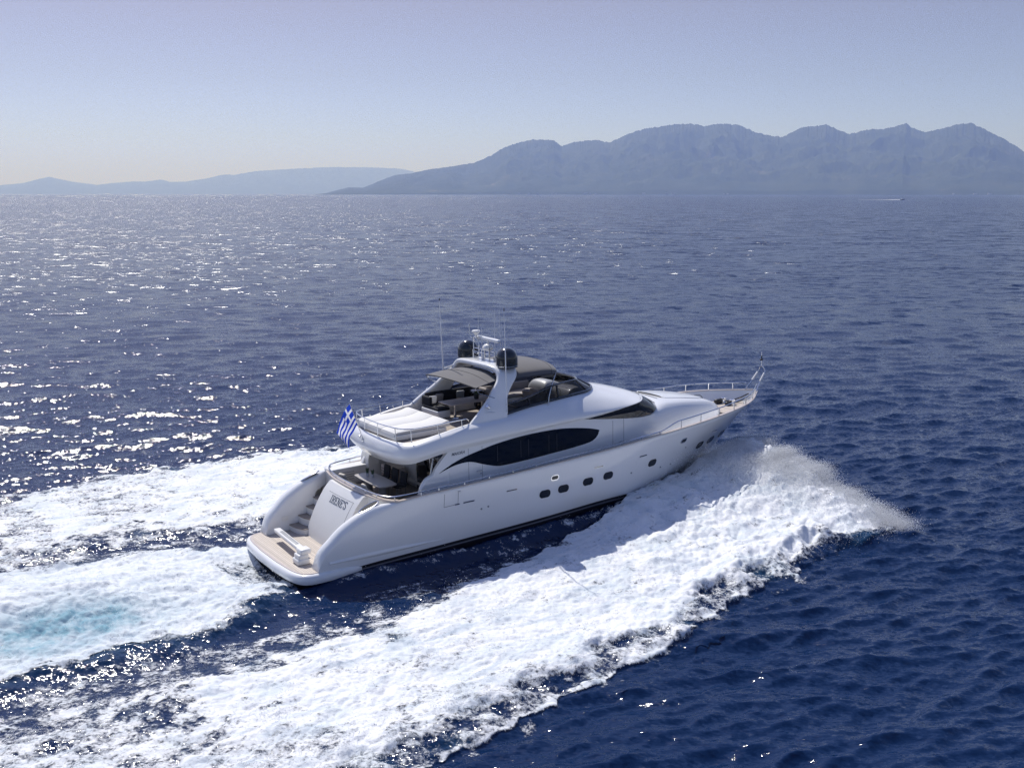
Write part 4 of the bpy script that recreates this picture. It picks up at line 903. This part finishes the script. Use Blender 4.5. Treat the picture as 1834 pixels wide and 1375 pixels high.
# slick streaks inside the aft parts of both
hole = sstep(0.15, 0.75, fbm(lx / 1.9 + 5, ly / 1.3, 4, 140)) * aft * sstep(7.5, 1.0, dI)
dens = band * edge * (1 - 0.68 * hole) * (1 - .32 * aft * sstep(-.4, .6, n1)) * (1 - .12 * sstep(.0, .7, n2))
dark_st = sstep(-.1, .5, fbm(lx / 2.6, ly / .9, 4, 150)) * sstep(1.9, 0.2, dS) + 0.35 * sstep(1.8, 0.8, np.abs(lx + 0.2)) * sstep(2.4, 1.0, q)
dens_s = stern * np.clip(1 - 0.8 * dark_st, 0, 1)
hullgap = q - wl(lx)
hl = np.exp(-((hullgap - .30 - .1 * n2) / .30) ** 2) * sstep(0.6, 2, lx) * sstep(24, 17, lx) * (0.60 + .12 * n2)
hl2 = np.exp(-((hullgap - 1.05 - .05 * (16 - lx) - .2 * n1) / .30) ** 2) * sstep(0, 3, lx) * sstep(19, 15, lx) * (0.50 + .16 * n2)
lead = sstep(-3.4, -.4, dI) * sstep(16, 8, lx) * (.50 + .14 * aft + .30 * n2) * sstep(0, .6, dO) * sstep(0, .8, dF) * (hullgap > .2)
fringe = sstep(-1.6, 0, dO) * (.30 + .4 * n2) * sstep(27, 20, lx) * (dI > 1); veil = sstep(-2.0, .3, dF) * (.48 + .3 * n2) * sstep(3, 7, q) * sstep(-1.5, .5, dO)
D = np.clip(np.maximum.reduce([dens, dens_s, hl, hl2, lead, fringe, veil]), 0, 1)
# heights
bill = sum(a * np.abs(perlin(lx / s_, ly / s_, 200 + i)) for i, (s_, a) in enumerate(((2.6, .26), (1.25, .25), (.62, .18), (.33, .10))))
xr = 25.9 - .05 * np.clip(q - 2, 0, 8); dxr = lx - xr
ridge = tab([(0, .45), (1.2, 1.15), (2.6, 1.75), (5, 1.5), (7.5, .95), (10, .5), (12.5, .12), (20, 0)])(q)
crest = ridge * np.where(dxr > 0, np.exp(-(dxr / .75) ** 2), .42 * np.exp(dxr / 7.0) + .58 * np.exp(-(dxr / 2.0) ** 2)) * (1 + .18 * n2 + .22 * n1)
base = .34 * np.exp((np.minimum(lx, 26) - 26) / 30.0)
H = band * (base + bill * (.30 + .42 * sstep(4, 22, lx)) - .05) * (.25 + .75 * solid) + crest * sstep(-.5, 1.2, dF + 1.2)
H += .30 * np.exp(-((dO - 1.2) / 1.0) ** 2) * sstep(26, 20, lx) * np.exp((np.minimum(lx, 22) - 22) / 26) * (1 + n2)
H -= .16 * np.exp(-((hullgap - 1.7) / 1.2) ** 2) * sstep(18, 12, lx) * sstep(-14, 0, lx)
H += .40 * np.exp(-(np.maximum(hullgap, 0) / .55) ** 2) * sstep(-.5, 3, lx) * sstep(24, 16, lx) * (1 + .35 * n1) + .05 * hl
H += .55 * band * sstep(10, 19, lx) * sstep(27, 24, lx) * np.exp(-((hullgap - 1.6) / 1.7) ** 2)
H += stern * (bill * .55 + .05)
hump = np.exp(-((lx + 9) / 4.5) ** 2) * np.exp(-((ly - .6) / 2.4) ** 2); H += .75 * hump
H -= .50 * np.exp(-((lx - .2) / 1.6) ** 2) * np.exp(-(ly / 2.2) ** 2)
H += .20 * np.exp(-((q - sw + .8) / .9) ** 2) * sstep(1.0, -2.0, lx) * np.exp(np.minimum(lx, 0) / 25)
H -= .10 * np.exp(-((q - sw - .8) / .7) ** 2) * sstep(0.0, -3, lx)
calm = 1 - .65 * sstep(0, 1.5, np.minimum(dO, dF)) * sstep(-4, 0, dO)
Z[near] = Z[near] * calm + H
inside = (hullgap < -0.15) & (lx > 0.3) & (lx < 25.2)
zi_ = Z[near]; zi_ = np.where(inside, np.minimum(zi_, -0.35), zi_); Z[near] = zi_
foamD = np.zeros_like(Z); foamD[near] = np.where(hullgap < -.25, np.where((lx > .3) & (lx < 25), 0, D), D)
aer = np.zeros_like(Z); aer[near] = np.clip(1.0 * np.exp(-((lx + 8.4) / 3.4) ** 2 - ((ly + 2.1) / 1.5) ** 2) + .16 * band * sstep(.1, .6, fbm(lx / 2.2, ly / 2.2, 2, 170)) + .12 * stern, 0, 1)
lift = np.zeros_like(Z); lift[near] = 0.02 + .05 * D * np.abs(n3)
far = sstep(45, 230, RR)
slick = sstep(1500, 1250, RR + 500 * AZ) * sstep(560, 800, RR) * sstep(-.18, .05, AZ) + .8 * sstep(.18, .55, fbm(WX / 300.0, WY / 900.0, 4, 60)) * sstep(200, 420, RR)
V = np.stack([WX + DX * .7 * (1 - .8 * (foamD > .05)), WY + DY * .7 * (1 - .8 * (foamD > .05)), Z], -1)
nr, nc = RR.shape; idx = np.arange(nr * nc).reshape(nr, nc); nx = np.roll(idx, -1, axis=1)
F = np.stack([idx[:-1], idx[1:], nx[1:], nx[:-1]], -1).reshape(-1, 4)
F = F[:, ::-1]

def sea_mat():
    m = bpy.data.materials.new('sea_water'); t = nt(m); N = t.nodes.new; L = t.links.new
    b = N('ShaderNodeBsdfPrincipled'); o = N('ShaderNodeOutputMaterial'); L(b.outputs[0], o.inputs[0])
    b.inputs['IOR'].default_value = 1.333
    geo = N('ShaderNodeNewGeometry')
    a1 = N('ShaderNodeAttribute'); a1.attribute_name = 'far'
    rg = N('ShaderNodeMath'); rg.operation = 'MULTIPLY_ADD'; L(a1.outputs['Fac'], rg.inputs[0]); rg.inputs[1].default_value = 0.12; rg.inputs[2].default_value = 0.075; L(rg.outputs[0], b.inputs['Roughness'])
    a2 = N('ShaderNodeAttribute'); a2.attribute_name = 'aerated'
    mx = N('ShaderNodeMix'); mx.data_type = 'RGBA'; L(a2.outputs['Fac'], mx.inputs[0])
    mx.inputs[6].default_value = (0.004, 0.018, 0.064, 1); mx.inputs[7].default_value = (0.05, 0.17, 0.26, 1); L(mx.outputs[2], b.inputs['Base Color'])
    def slopes(scale, sx, sy, rot, detail, rough=0.6):
        mp = N('ShaderNodeMapping'); mp.inputs['Rotation'].default_value = (0, 0, rot); mp.inputs['Scale'].default_value = (sx, sy, 1)
        L(geo.outputs['Position'], mp.inputs[0]); n = N('ShaderNodeTexNoise'); n.inputs['Scale'].default_value = scale; n.inputs['Detail'].default_value = detail; n.inputs['Roughness'].default_value = rough
        L(mp.outputs[0], n.inputs['Vector']); s = N('ShaderNodeVectorMath'); s.operation = 'SUBTRACT'; L(n.outputs['Color'], s.inputs[0]); s.inputs[1].default_value = (.5, .5, .5); return s.outputs[0]
    def facets(scale, k, ax=.6):
        mp = N('ShaderNodeMapping'); mp.inputs['Scale'].default_value = (ax, 1, 1); L(geo.outputs['Position'], mp.inputs[0])
        v = N('ShaderNodeTexVoronoi'); v.voronoi_dimensions = '2D'; v.inputs['Scale'].default_value = scale; L(mp.outputs[0], v.inputs['Vector'])
        s = N('ShaderNodeVectorMath'); s.operation = 'SUBTRACT'; L(v.outputs['Color'], s.inputs[0]); s.inputs[1].default_value = (.5, .5, .5)
        c = N('ShaderNodeVectorMath'); c.operation = 'MULTIPLY'; L(s.outputs[0], c.inputs[0]); L(s.outputs[0], c.inputs[1])
        d = N('ShaderNodeVectorMath'); d.operation = 'MULTIPLY'; L(c.outputs[0], d.inputs[0]); L(s.outputs[0], d.inputs[1])
        e = N('ShaderNodeVectorMath'); e.operation = 'SCALE'; L(d.outputs[0], e.inputs[0])
        if isinstance(k, float): e.inputs['Scale'].default_value = k
        else: L(k, e.inputs['Scale'])
        return e.outputs[0]
    fine = slopes(6.0, 0.8, 1.8, 0, 4.0, .68)
    coarse = slopes(.30, 0.8, 2.2, 0, 5.0, .60)
    big = slopes(.012, 1.0, 3.0, R(8), 3.0)
    mf = N('ShaderNodeVectorMath'); mf.operation = 'SCALE'; L(fine, mf.inputs[0]); mf.inputs['Scale'].default_value = 1.15
    mk = N('ShaderNodeMath'); mk.operation = 'MULTIPLY'; L(a1.outputs['Fac'], mk.inputs[0]); mk.inputs[1].default_value = 1.55
    sb_ = N('ShaderNodeSeparateXYZ'); L(big, sb_.inputs[0]); ma = N('ShaderNodeMath'); ma.operation = 'MULTIPLY_ADD'; L(sb_.outputs[0], ma.inputs[0]); ma.inputs[1].default_value = 2.2; ma.inputs[2].default_value = 1.0
    mk2 = N('ShaderNodeMath'); mk2.operation = 'MULTIPLY'; L(mk.outputs[0], mk2.inputs[0])
    a6 = N('ShaderNodeAttribute'); a6.attribute_name = 'slick'; sk = N('ShaderNodeMath'); sk.operation = 'MULTIPLY_ADD'; L(a6.outputs['Fac'], sk.inputs[0]); sk.inputs[1].default_value = -.42; sk.inputs[2].default_value = 1.0
    sk2 = N('ShaderNodeMath'); sk2.operation = 'MULTIPLY'; L(ma.outputs[0], sk2.inputs[0]); L(sk.outputs[0], sk2.inputs[1]); L(sk2.outputs[0], mk2.inputs[1])
    mc = N('ShaderNodeVectorMath'); mc.operation = 'SCALE'; L(coarse, mc.inputs[0]); L(mk2.outputs[0], mc.inputs['Scale'])
    ad = N('ShaderNodeVectorMath'); ad.operation = 'ADD'; L(mf.outputs[0], ad.inputs[0]); L(mc.outputs[0], ad.inputs[1])
    fk = N('ShaderNodeMath'); fk.operation = 'MULTIPLY_ADD'; L(a1.outputs['Fac'], fk.inputs[0]); fk.inputs[1].default_value = -0.5; fk.inputs[2].default_value = 1.3
    ad2 = N('ShaderNodeVectorMath'); ad2.operation = 'ADD'; L(ad.outputs[0], ad2.inputs[0]); L(facets(9.0, fk.outputs[0]), ad2.inputs[1])
    fk2 = N('ShaderNodeMath'); fk2.operation = 'MULTIPLY'; L(a1.outputs['Fac'], fk2.inputs[0]); fk2.inputs[1].default_value = 3.2
    ad3 = N('ShaderNodeVectorMath'); ad3.operation = 'ADD'; L(ad2.outputs[0], ad3.inputs[0]); L(facets(1.7, fk2.outputs[0], .45), ad3.inputs[1]); ad = ad3
    a4 = N('ShaderNodeAttribute'); a4.attribute_name = 'offing'
    fk4 = N('ShaderNodeMath'); fk4.operation = 'MULTIPLY'; L(a4.outputs['Fac'], fk4.inputs[0]); fk4.inputs[1].default_value = 2.4
    ad5 = N('ShaderNodeVectorMath'); ad5.operation = 'ADD'; L(ad.outputs[0], ad5.inputs[0]); L(facets(.34, fk4.outputs[0], .5), ad5.inputs[1]); ad = ad5
    wide = slopes(.085, 0.8, 1.7, 0, 4.0, .62); fk3 = N('ShaderNodeMath'); fk3.operation = 'MULTIPLY'; L(a4.outputs['Fac'], fk3.inputs[0]); fk3.inputs[1].default_value = 1.5
    wsn = N('ShaderNodeVectorMath'); wsn.operation = 'SCALE'; L(wide, wsn.inputs[0]); L(fk3.outputs[0], wsn.inputs['Scale'])
    ad4 = N('ShaderNodeVectorMath'); ad4.operation = 'ADD'; L(ad.outputs[0], ad4.inputs[0]); L(wsn.outputs[0], ad4.inputs[1]); ad = ad4
    fl = N('ShaderNodeVectorMath'); fl.operation = 'MULTIPLY'; L(ad.outputs[0], fl.inputs[0]); fl.inputs[1].default_value = (1, 1, 0)
    a3 = N('ShaderNodeVectorMath'); a3.operation = 'ADD'; L(geo.outputs['Normal'], a3.inputs[0]); L(fl.outputs[0], a3.inputs[1])
    no = N('ShaderNodeVectorMath'); no.operation = 'NORMALIZE'; L(a3.outputs[0], no.inputs[0]); L(no.outputs[0], b.inputs['Normal'])
    return m
sea = np_mesh('sea', V.reshape(-1, 3), F, sea_mat(), {'far': far, 'offing': sstep(90, 380, RR), 'aerated': aer, 'slick': np.clip(slick, 0, 1)})
tag(sea, 'deep blue sea with short choppy waves and sun glitter at the left', 'sea', kind='structure')

# ---- foam: the same surface where the wake is white, lifted a little
def foam_mat():
    m = bpy.data.materials.new('white_foam'); t = nt(m); N = t.nodes.new; L = t.links.new
    geo = N('ShaderNodeNewGeometry'); o = N('ShaderNodeOutputMaterial')
    a1 = N('ShaderNodeAttribute'); a1.attribute_name = 'foam_cover'; a2 = N('ShaderNodeAttribute'); a2.attribute_name = 'aerated'
    def noise(scale, detail, rough=.6, dist=0.0):
        n = N('ShaderNodeTexNoise'); n.inputs['Scale'].default_value = scale; n.inputs['Detail'].default_value = detail; n.inputs['Roughness'].default_value = rough; n.inputs['Distortion'].default_value = dist
        L(geo.outputs['Position'], n.inputs['Vector']); return n.outputs['Fac']
    def math_(op, a, b_, c=None):
        k = N('ShaderNodeMath'); k.operation = op
        for i, v in enumerate((a, b_, c)):
            if v is None: continue
            if isinstance(v, (int, float)): k.inputs[i].default_value = v
            else: L(v, k.inputs[i])
        return k.outputs[0]
    v = N('ShaderNodeTexVoronoi'); v.feature = 'DISTANCE_TO_EDGE'; v.inputs['Scale'].default_value = 1.9
    wp = N('ShaderNodeTexNoise'); wp.inputs['Scale'].default_value = 1.6; wp.inputs['Detail'].default_value = 4; L(geo.outputs['Position'], wp.inputs['Vector'])
    wa = N('ShaderNodeVectorMath'); wa.operation = 'MULTIPLY_ADD'; L(wp.outputs['Color'], wa.inputs[0]); wa.inputs[1].default_value = (1.1, 1.1, 1.1); L(geo.outputs['Position'], wa.inputs[2]); L(wa.outputs[0], v.inputs['Vector'])
    lace = math_('MULTIPLY', v.outputs['Distance'], 1.5)
    n = math_('ADD', math_('MULTIPLY', noise(1.5, 4, .6, .5), .45), math_('MULTIPLY', noise(7.0, 6, .68, .3), .55))
    # alpha: density beats noise and lace
    s = math_('MULTIPLY_ADD', n, -2.6, math_('MULTIPLY_ADD', a1.outputs['Fac'], 1.2, .62))
    s = math_('SUBTRACT', s, math_('MULTIPLY', lace, math_('MULTIPLY_ADD', a1.outputs['Fac'], -.55, .62)))
    mr = N('ShaderNodeMapRange'); mr.interpolation_type = 'SMOOTHSTEP'; L(s, mr.inputs['Value']); mr.inputs['From Min'].default_value = -.14; mr.inputs['From Max'].default_value = .38
    b = N('ShaderNodeBsdfPrincipled'); b.inputs['Roughness'].default_value = .55; b.inputs['Specular IOR Level'].default_value = .25
    tl = N('ShaderNodeMix'); tl.data_type = 'RGBA'; tl.inputs[6].default_value = (.80, .81, .83, 1); tl.inputs[7].default_value = (.17, .36, .45, 1)
    nn = noise(1.1, 6, .65); k = math_('MULTIPLY', a2.outputs['Fac'], math_('MULTIPLY_ADD', nn, 2.6, -.45)); kc = N('ShaderNodeClamp'); L(k, kc.inputs[0]); L(kc.outputs[0], tl.inputs[0])
    smp = N('ShaderNodeMapping'); smp.inputs['Rotation'].default_value = (0, 0, -YA); smp.inputs['Scale'].default_value = (1, 1, 1); L(geo.outputs['Position'], smp.inputs[0])
    sm2 = N('ShaderNodeMapping'); sm2.inputs['Scale'].default_value = (.45, 1.1, 1); L(smp.outputs[0], sm2.inputs[0])
    th = N('ShaderNodeTexNoise'); th.inputs['Scale'].default_value = 1.0; th.inputs['Detail'].default_value = 8; th.inputs['Roughness'].default_value = .66; th.inputs['Distortion'].default_value = 1.1; L(sm2.outputs[0], th.inputs['Vector'])
    tr_ = N('ShaderNodeMapRange'); L(th.outputs['Fac'], tr_.inputs['Value']); tr_.inputs['From Min'].default_value = .47; tr_.inputs['From Max'].default_value = .72; tr_.inputs['To Max'].default_value = .70
    tn = N('ShaderNodeMix'); tn.data_type = 'RGBA'; L(tr_.outputs[0], tn.inputs[0]); L(tl.outputs[2], tn.inputs[6]); tn.inputs[7].default_value = (.34, .44, .54, 1); L(tn.outputs[2], b.inputs['Base Color'])
    bp = N('ShaderNodeBump'); bp.inputs['Strength'].default_value = .85; bp.inputs['Distance'].default_value = .055
    L(noise(4.2, 8, .70, .6), bp.inputs['Height']); L(bp.outputs[0], b.inputs['Normal'])
    tr = N('ShaderNodeBsdfTransparent'); ms = N('ShaderNodeMixShader'); L(mr.outputs[0], ms.inputs[0]); L(tr.outputs[0], ms.inputs[1]); L(b.outputs[0], ms.inputs[2]); L(ms.outputs[0], o.inputs[0])
    return m
fd = foamD.ravel(); keep = (fd[F].max(1) > 0.06)
Ff = F[keep]; used = np.unique(Ff); mp_ = np.full(nr * nc, -1); mp_[used] = np.arange(len(used))
Vf = V.reshape(-1, 3)[used].copy(); Vf[:, 2] += lift.ravel()[used]
foam = np_mesh('wake_foam', Vf, mp_[Ff], foam_mat(), {'foam_cover': fd[used], 'aerated': aer.ravel()[used]})
tag(foam, 'broad white bands of churned foam trailing back from the yacht', 'foam', kind='stuff')

# ---- spray: fine drops thrown from the bow wave, the stern and the foam crests
def drops(name, P, s, m):
    oc = np.array([(1, 0, 0), (-1, 0, 0), (0, 1, 0), (0, -1, 0), (0, 0, 1), (0, 0, -1)], float)
    of = np.array([(0, 2, 4), (2, 1, 4), (1, 3, 4), (3, 0, 4), (2, 0, 5), (1, 2, 5), (3, 1, 5), (0, 3, 5)])
    V_ = P[:, None, :] + oc[None] * s[:, None, None]; F_ = (of[None] + 6 * np.arange(len(P))[:, None, None]).reshape(-1, 3)
    return np_mesh(name, V_.reshape(-1, 3), F_, m)
def to_world(lx_, ly_, z_): return np.stack([YX + lx_ * ca - ly_ * sa, YY + lx_ * sa + ly_ * ca, z_], -1)
ns = 60000
def bow_spray(side, n):
    qq = np.where(rng.random(n) < .7, rng.gamma(2.4, 1.7, n), rng.uniform(.2, 12.2, n)); qq = np.where(qq > 12.5, rng.uniform(1, 9, n), np.clip(qq, .2, 12.6))
    top = tab([(0, .35), (1.2, 1.3), (2.6, 2.4), (5, 2.15), (7.5, 1.5), (10, .9), (12.5, .3), (14, .1)])(qq)
    pf = fbm(qq / 1.3, np.full(n, 3.3 + side), 3, 300) * .5 + fbm(qq / .35, np.full(n, 1.7), 2, 310) * .22
    u = rng.beta(1.1, 2.2, n); zz = top * (1 + .5 * pf) * (1 - u ** 1.4 * .9) + rng.normal(0, .08, n)
    xx = 25.9 + pf * 1.1 - .05 * qq + rng.normal(0, .45, n) - rng.exponential(1.0, n) * (rng.random(n) < .45) + .35 * (1 - u)
    return to_world(xx, side * (qq + rng.normal(0, .25, n)), np.maximum(zz, .02))
P1 = np.concatenate([bow_spray(-1, 430000), bow_spray(1, 50000)]); s1 = rng.uniform(.005, .013, len(P1)) * (1 + 1.2 * (rng.random(len(P1)) < .04))
drop_m = cloth_mat('spray_drops', (.93, .94, .96))
bs = drops('bow_spray', P1, s1, drop_m); tag(bs, 'cloud of white spray thrown up beside the bow', 'spray', kind='stuff')
cand = np.flatnonzero((foamD[near] > .55) & (bill > .28) & (lx > -12)); ch = rng.choice(cand, 16000)
zc_ = Z[near][ch]; P2 = np.stack([WX[near][ch], WY[near][ch], zc_], -1) + rng.normal(0, .14, (len(ch), 3)) + np.array([0, 0, .10]) ; P2[:, 2] += rng.exponential(.08, len(ch))
ws_ = drops('wake_spray', P2, rng.uniform(.006, .018, len(P2)), drop_m); tag(ws_, 'scattered white droplets jumping above the churned wake', 'spray', kind='stuff')

# ================================================================== MOUNTAINS
def px_dir(u, v):
    xx = (u - 917) / F_PX; yy = (v - 687.5) / F_PX; c, s = math.cos(PITCH), math.sin(PITCH)
    dx, dy, dz = xx, c - yy * s, -s - yy * c; return math.atan2(dx, dy), dz / math.hypot(dx, dy)
def range_mesh(name, prof, D0, D1, D2, m, nA, nT, seed, rough):
    A = [px_dir(u, v) for u, v in prof]; f = lambda a_: np.interp(a_, [p_[0] for p_ in A], [p_[1] for p_ in A]); azs = np.linspace(A[0][0], A[-1][0], nA); t = np.concatenate([np.linspace(0, 1, nT), np.linspace(1.06, 1.5, 8)])
    T, AZ_ = np.meshgrid(t, azs, indexing='ij'); Hh = np.maximum(f(azs), 0)[None, :] * np.ones_like(T)
    Dd = D0 + (D1 - D0) * T
    X = Dd * np.sin(AZ_); Y = Dd * np.cos(AZ_)
    rid = 1 - np.abs(fbm(X / 1500.0, Y / 2600.0, 5, seed)); rid2 = fbm(X / 420.0, Y / 420.0, 5, seed + 9, .55)
    shp = np.where(T < 1, T ** .85, np.clip(1 - (T - 1) * 1.6, 0, 1))
    env = np.sin(np.pi * np.clip(T, 0, 1)) ** .8
    z = Hh * D1 * shp * (1 - rough * env * (1 - rid) ) + Hh * D1 * .07 * rid2 * env + np.where(T < .02, -30, 0)
    z += Hh * D1 * (.010 * fbm(AZ_ * 900, T * 2, 4, seed + 20) + .014 * fbm(AZ_ * 190, T * 2, 3, seed + 25)) * (T > .8)
    z = np.minimum(z, Hh * Dd * 1.01 + 2 + 1e9 * (T > 1))
    Vm = np.stack([X, Y, z + 0.2], -1).reshape(-1, 3); a, c = T.shape; ix = np.arange(a * c).reshape(a, c)
    Fm_ = np.stack([ix[:-1, :-1], ix[:-1, 1:], ix[1:, 1:], ix[1:, :-1]], -1).reshape(-1, 4)
    return np_mesh(name, Vm, Fm_, m)
def land_mat(name, c0, c1, c2):
    m = bpy.data.materials.new(name); t = nt(m); N = t.nodes.new; L = t.links.new
    b = N('ShaderNodeBsdfPrincipled'); o = N('ShaderNodeOutputMaterial'); L(b.outputs[0], o.inputs[0]); b.inputs['Roughness'].default_value = .95; b.inputs['Specular IOR Level'].default_value = .1
    geo = N('ShaderNodeNewGeometry'); n = N('ShaderNodeTexNoise'); n.inputs['Scale'].default_value = .0022; n.inputs['Detail'].default_value = 9; n.inputs['Roughness'].default_value = .7; L(geo.outputs['Position'], n.inputs['Vector'])
    cr_ = N('ShaderNodeValToRGB'); e = cr_.color_ramp.elements; e[0].position = .35; e[0].color = (*c0, 1); e[1].position = .62; e[1].color = (*c1, 1); x = e.new(.74); x.color = (*c2, 1)
    L(n.outputs['Fac'], cr_.inputs[0]); L(cr_.outputs[0], b.inputs['Base Color']); return m
LM = land_mat('wooded_slopes', (.025, .040, .022), (.055, .066, .035), (.16, .14, .105))
right = [(560, 347.5), (584.5, 344), (604, 339), (623.8, 334), (650, 334.5), (665, 329), (680.5, 322), (706.6, 312.3), (737, 309), (767.7, 302), (800, 298), (850, 290), (880, 277), (900, 264), (925, 255), (956, 248), (992, 250), (1006, 260.5), (1027, 253), (1068, 249), (1092.5, 254), (1124, 238.6), (1154.6, 229), (1205.6, 221.8), (1236, 219.7), (1262.6, 224.8), (1282, 220), (1322.7, 221.8), (1348, 233.5), (1368.5, 239.6), (1401.6, 244), (1434.7, 226.9), (1480.6, 221.8), (1518.8, 238.6), (1562, 229.4), (1582.4, 230), (1623, 219.7), (1633.4, 226.9), (1656.3, 235), (1679, 231), (1714.8, 220.7), (1740, 219), (1765.8, 231), (1801.4, 248.8), (1834, 269), (1900, 305), (1990, 346)]
left = [(-700, 346), (-400, 335), (-200, 325), (-80, 333), (0, 331), (41, 327.6), (69.8, 319.8), (87.2, 316.3), (104.7, 319.8), (131, 325.4), (174.5, 330.7), (196, 328), (235.5, 324.6), (261.7, 324.6), (288, 321), (305, 325.4), (331.5, 325), (371, 319), (401, 312), (419, 313), (458, 306), (523, 302), (584.5, 299), (654, 299), (715, 301.4), (741.5, 307), (772, 312), (850, 330), (930, 346)]
m1 = range_mesh('mountains', right, 13500, 17500, 21000, LM, 1400, 80, 400, .42); tag(m1, 'blue hazy wooded mountains rising behind the sea on the right', 'mountains', kind='structure')
m2 = range_mesh('hills', left, 38000, 43000, 46000, LM, 500, 30, 430, .3); tag(m2, 'faint pale blue hills low on the horizon at the left', 'hills', kind='structure')
# pale shore village and scree scars as small masses on the slopes
b = MB(); vr = random.Random(3)
def ground_on(u, D):
    a, _ = px_dir(u, 346); return D * math.sin(a), D * math.cos(a)
for u0, u1, n in ((905, 1010, 26), (1030, 1090, 16), (1130, 1210, 16), (1290, 1340, 7), (1690, 1790, 14), (1800, 1834, 4)):
    for _ in range(n):
        D = 13560 + vr.random() ** 2 * 420; x, y = ground_on(vr.uniform(u0, u1), D); hs = 9 + (D - 13560) * .16
        w_ = vr.uniform(14, 38); b.box((x, y, hs * .6 + 4), (w_, 14, vr.uniform(8, 14) + hs * .9))
vil = b.build('village', mat('pale_render', (.55, .52, .48), .8), smooth=False); tag(vil, 'scattered pale houses along the foot of the far mountains', 'village', kind='stuff')

# ================================================================== FAR MOTORBOAT
mbx, mby = 927.0, 2450.0
mb_ = empty('motorboat', (mbx, mby, 0), (0, R(-3), R(2))); tag(mb_, 'tiny dark motorboat with a thin white wake under the right mountains', 'boat')
b = MB(); rows = []
for x, hw_, zk, zd in ((-6, 1.9, .1, 1.3), (-2, 2.0, .0, 1.35), (2, 1.8, .1, 1.5), (5, .9, .5, 1.8), (6.4, .02, 1.4, 2.0)):
    rows.append([(x, -hw_, zd), (x, -hw_ * .9, (zk + zd) / 2), (x, 0, zk - .3), (x, hw_ * .9, (zk + zd) / 2), (x, hw_, zd), (x, 0, zd + .1)])
b.loft(rows, close_u=True, cap=True); b.build('hull', mat('dark_hull', (.03, .035, .05), .3), mb_)
b = MB(); b.box((-.5, 0, 2.2), (4.2, 2.6, 1.6), .4); b.build('cabin', M['gel2'], mb_)
b = MB(); rows = []
for k in range(40):
    x = -4 - k * 2.6; w_ = 1.6 + k * .10; rows.append([(mbx + x, mby - w_, .25), (mbx + x, mby, .9 * math.exp(-k / 14) + .28), (mbx + x, mby + w_, .25)])
b.loft(rows); tag(b.build('boat_wake', mat('far_foam', (.8, .8, .82), .7)), 'thin white streak of wake behind the tiny far motorboat', 'wake', kind='stuff')

# ================================================================== HAZE
b = MB(); b.box((0, 0, 673), (180000, 180000, 1350))
hm = bpy.data.materials.new('sea_haze'); t = nt(hm); vol = t.nodes.new('ShaderNodeVolumePrincipled'); vol.inputs['Color'].default_value = (.34, .48, 1.0, 1); vol.inputs['Absorption Color'].default_value = (1, 1, 1, 1); vol.inputs['Density'].default_value = 6.6e-5; vol.inputs['Anisotropy'].default_value = 0.25
t.links.new(vol.outputs[0], t.nodes.new('ShaderNodeOutputMaterial').inputs['Volume'])
hz = b.build('haze', hm, smooth=False); tag(hz, 'pale blue sea haze between the yacht and the mountains', 'haze', kind='stuff')
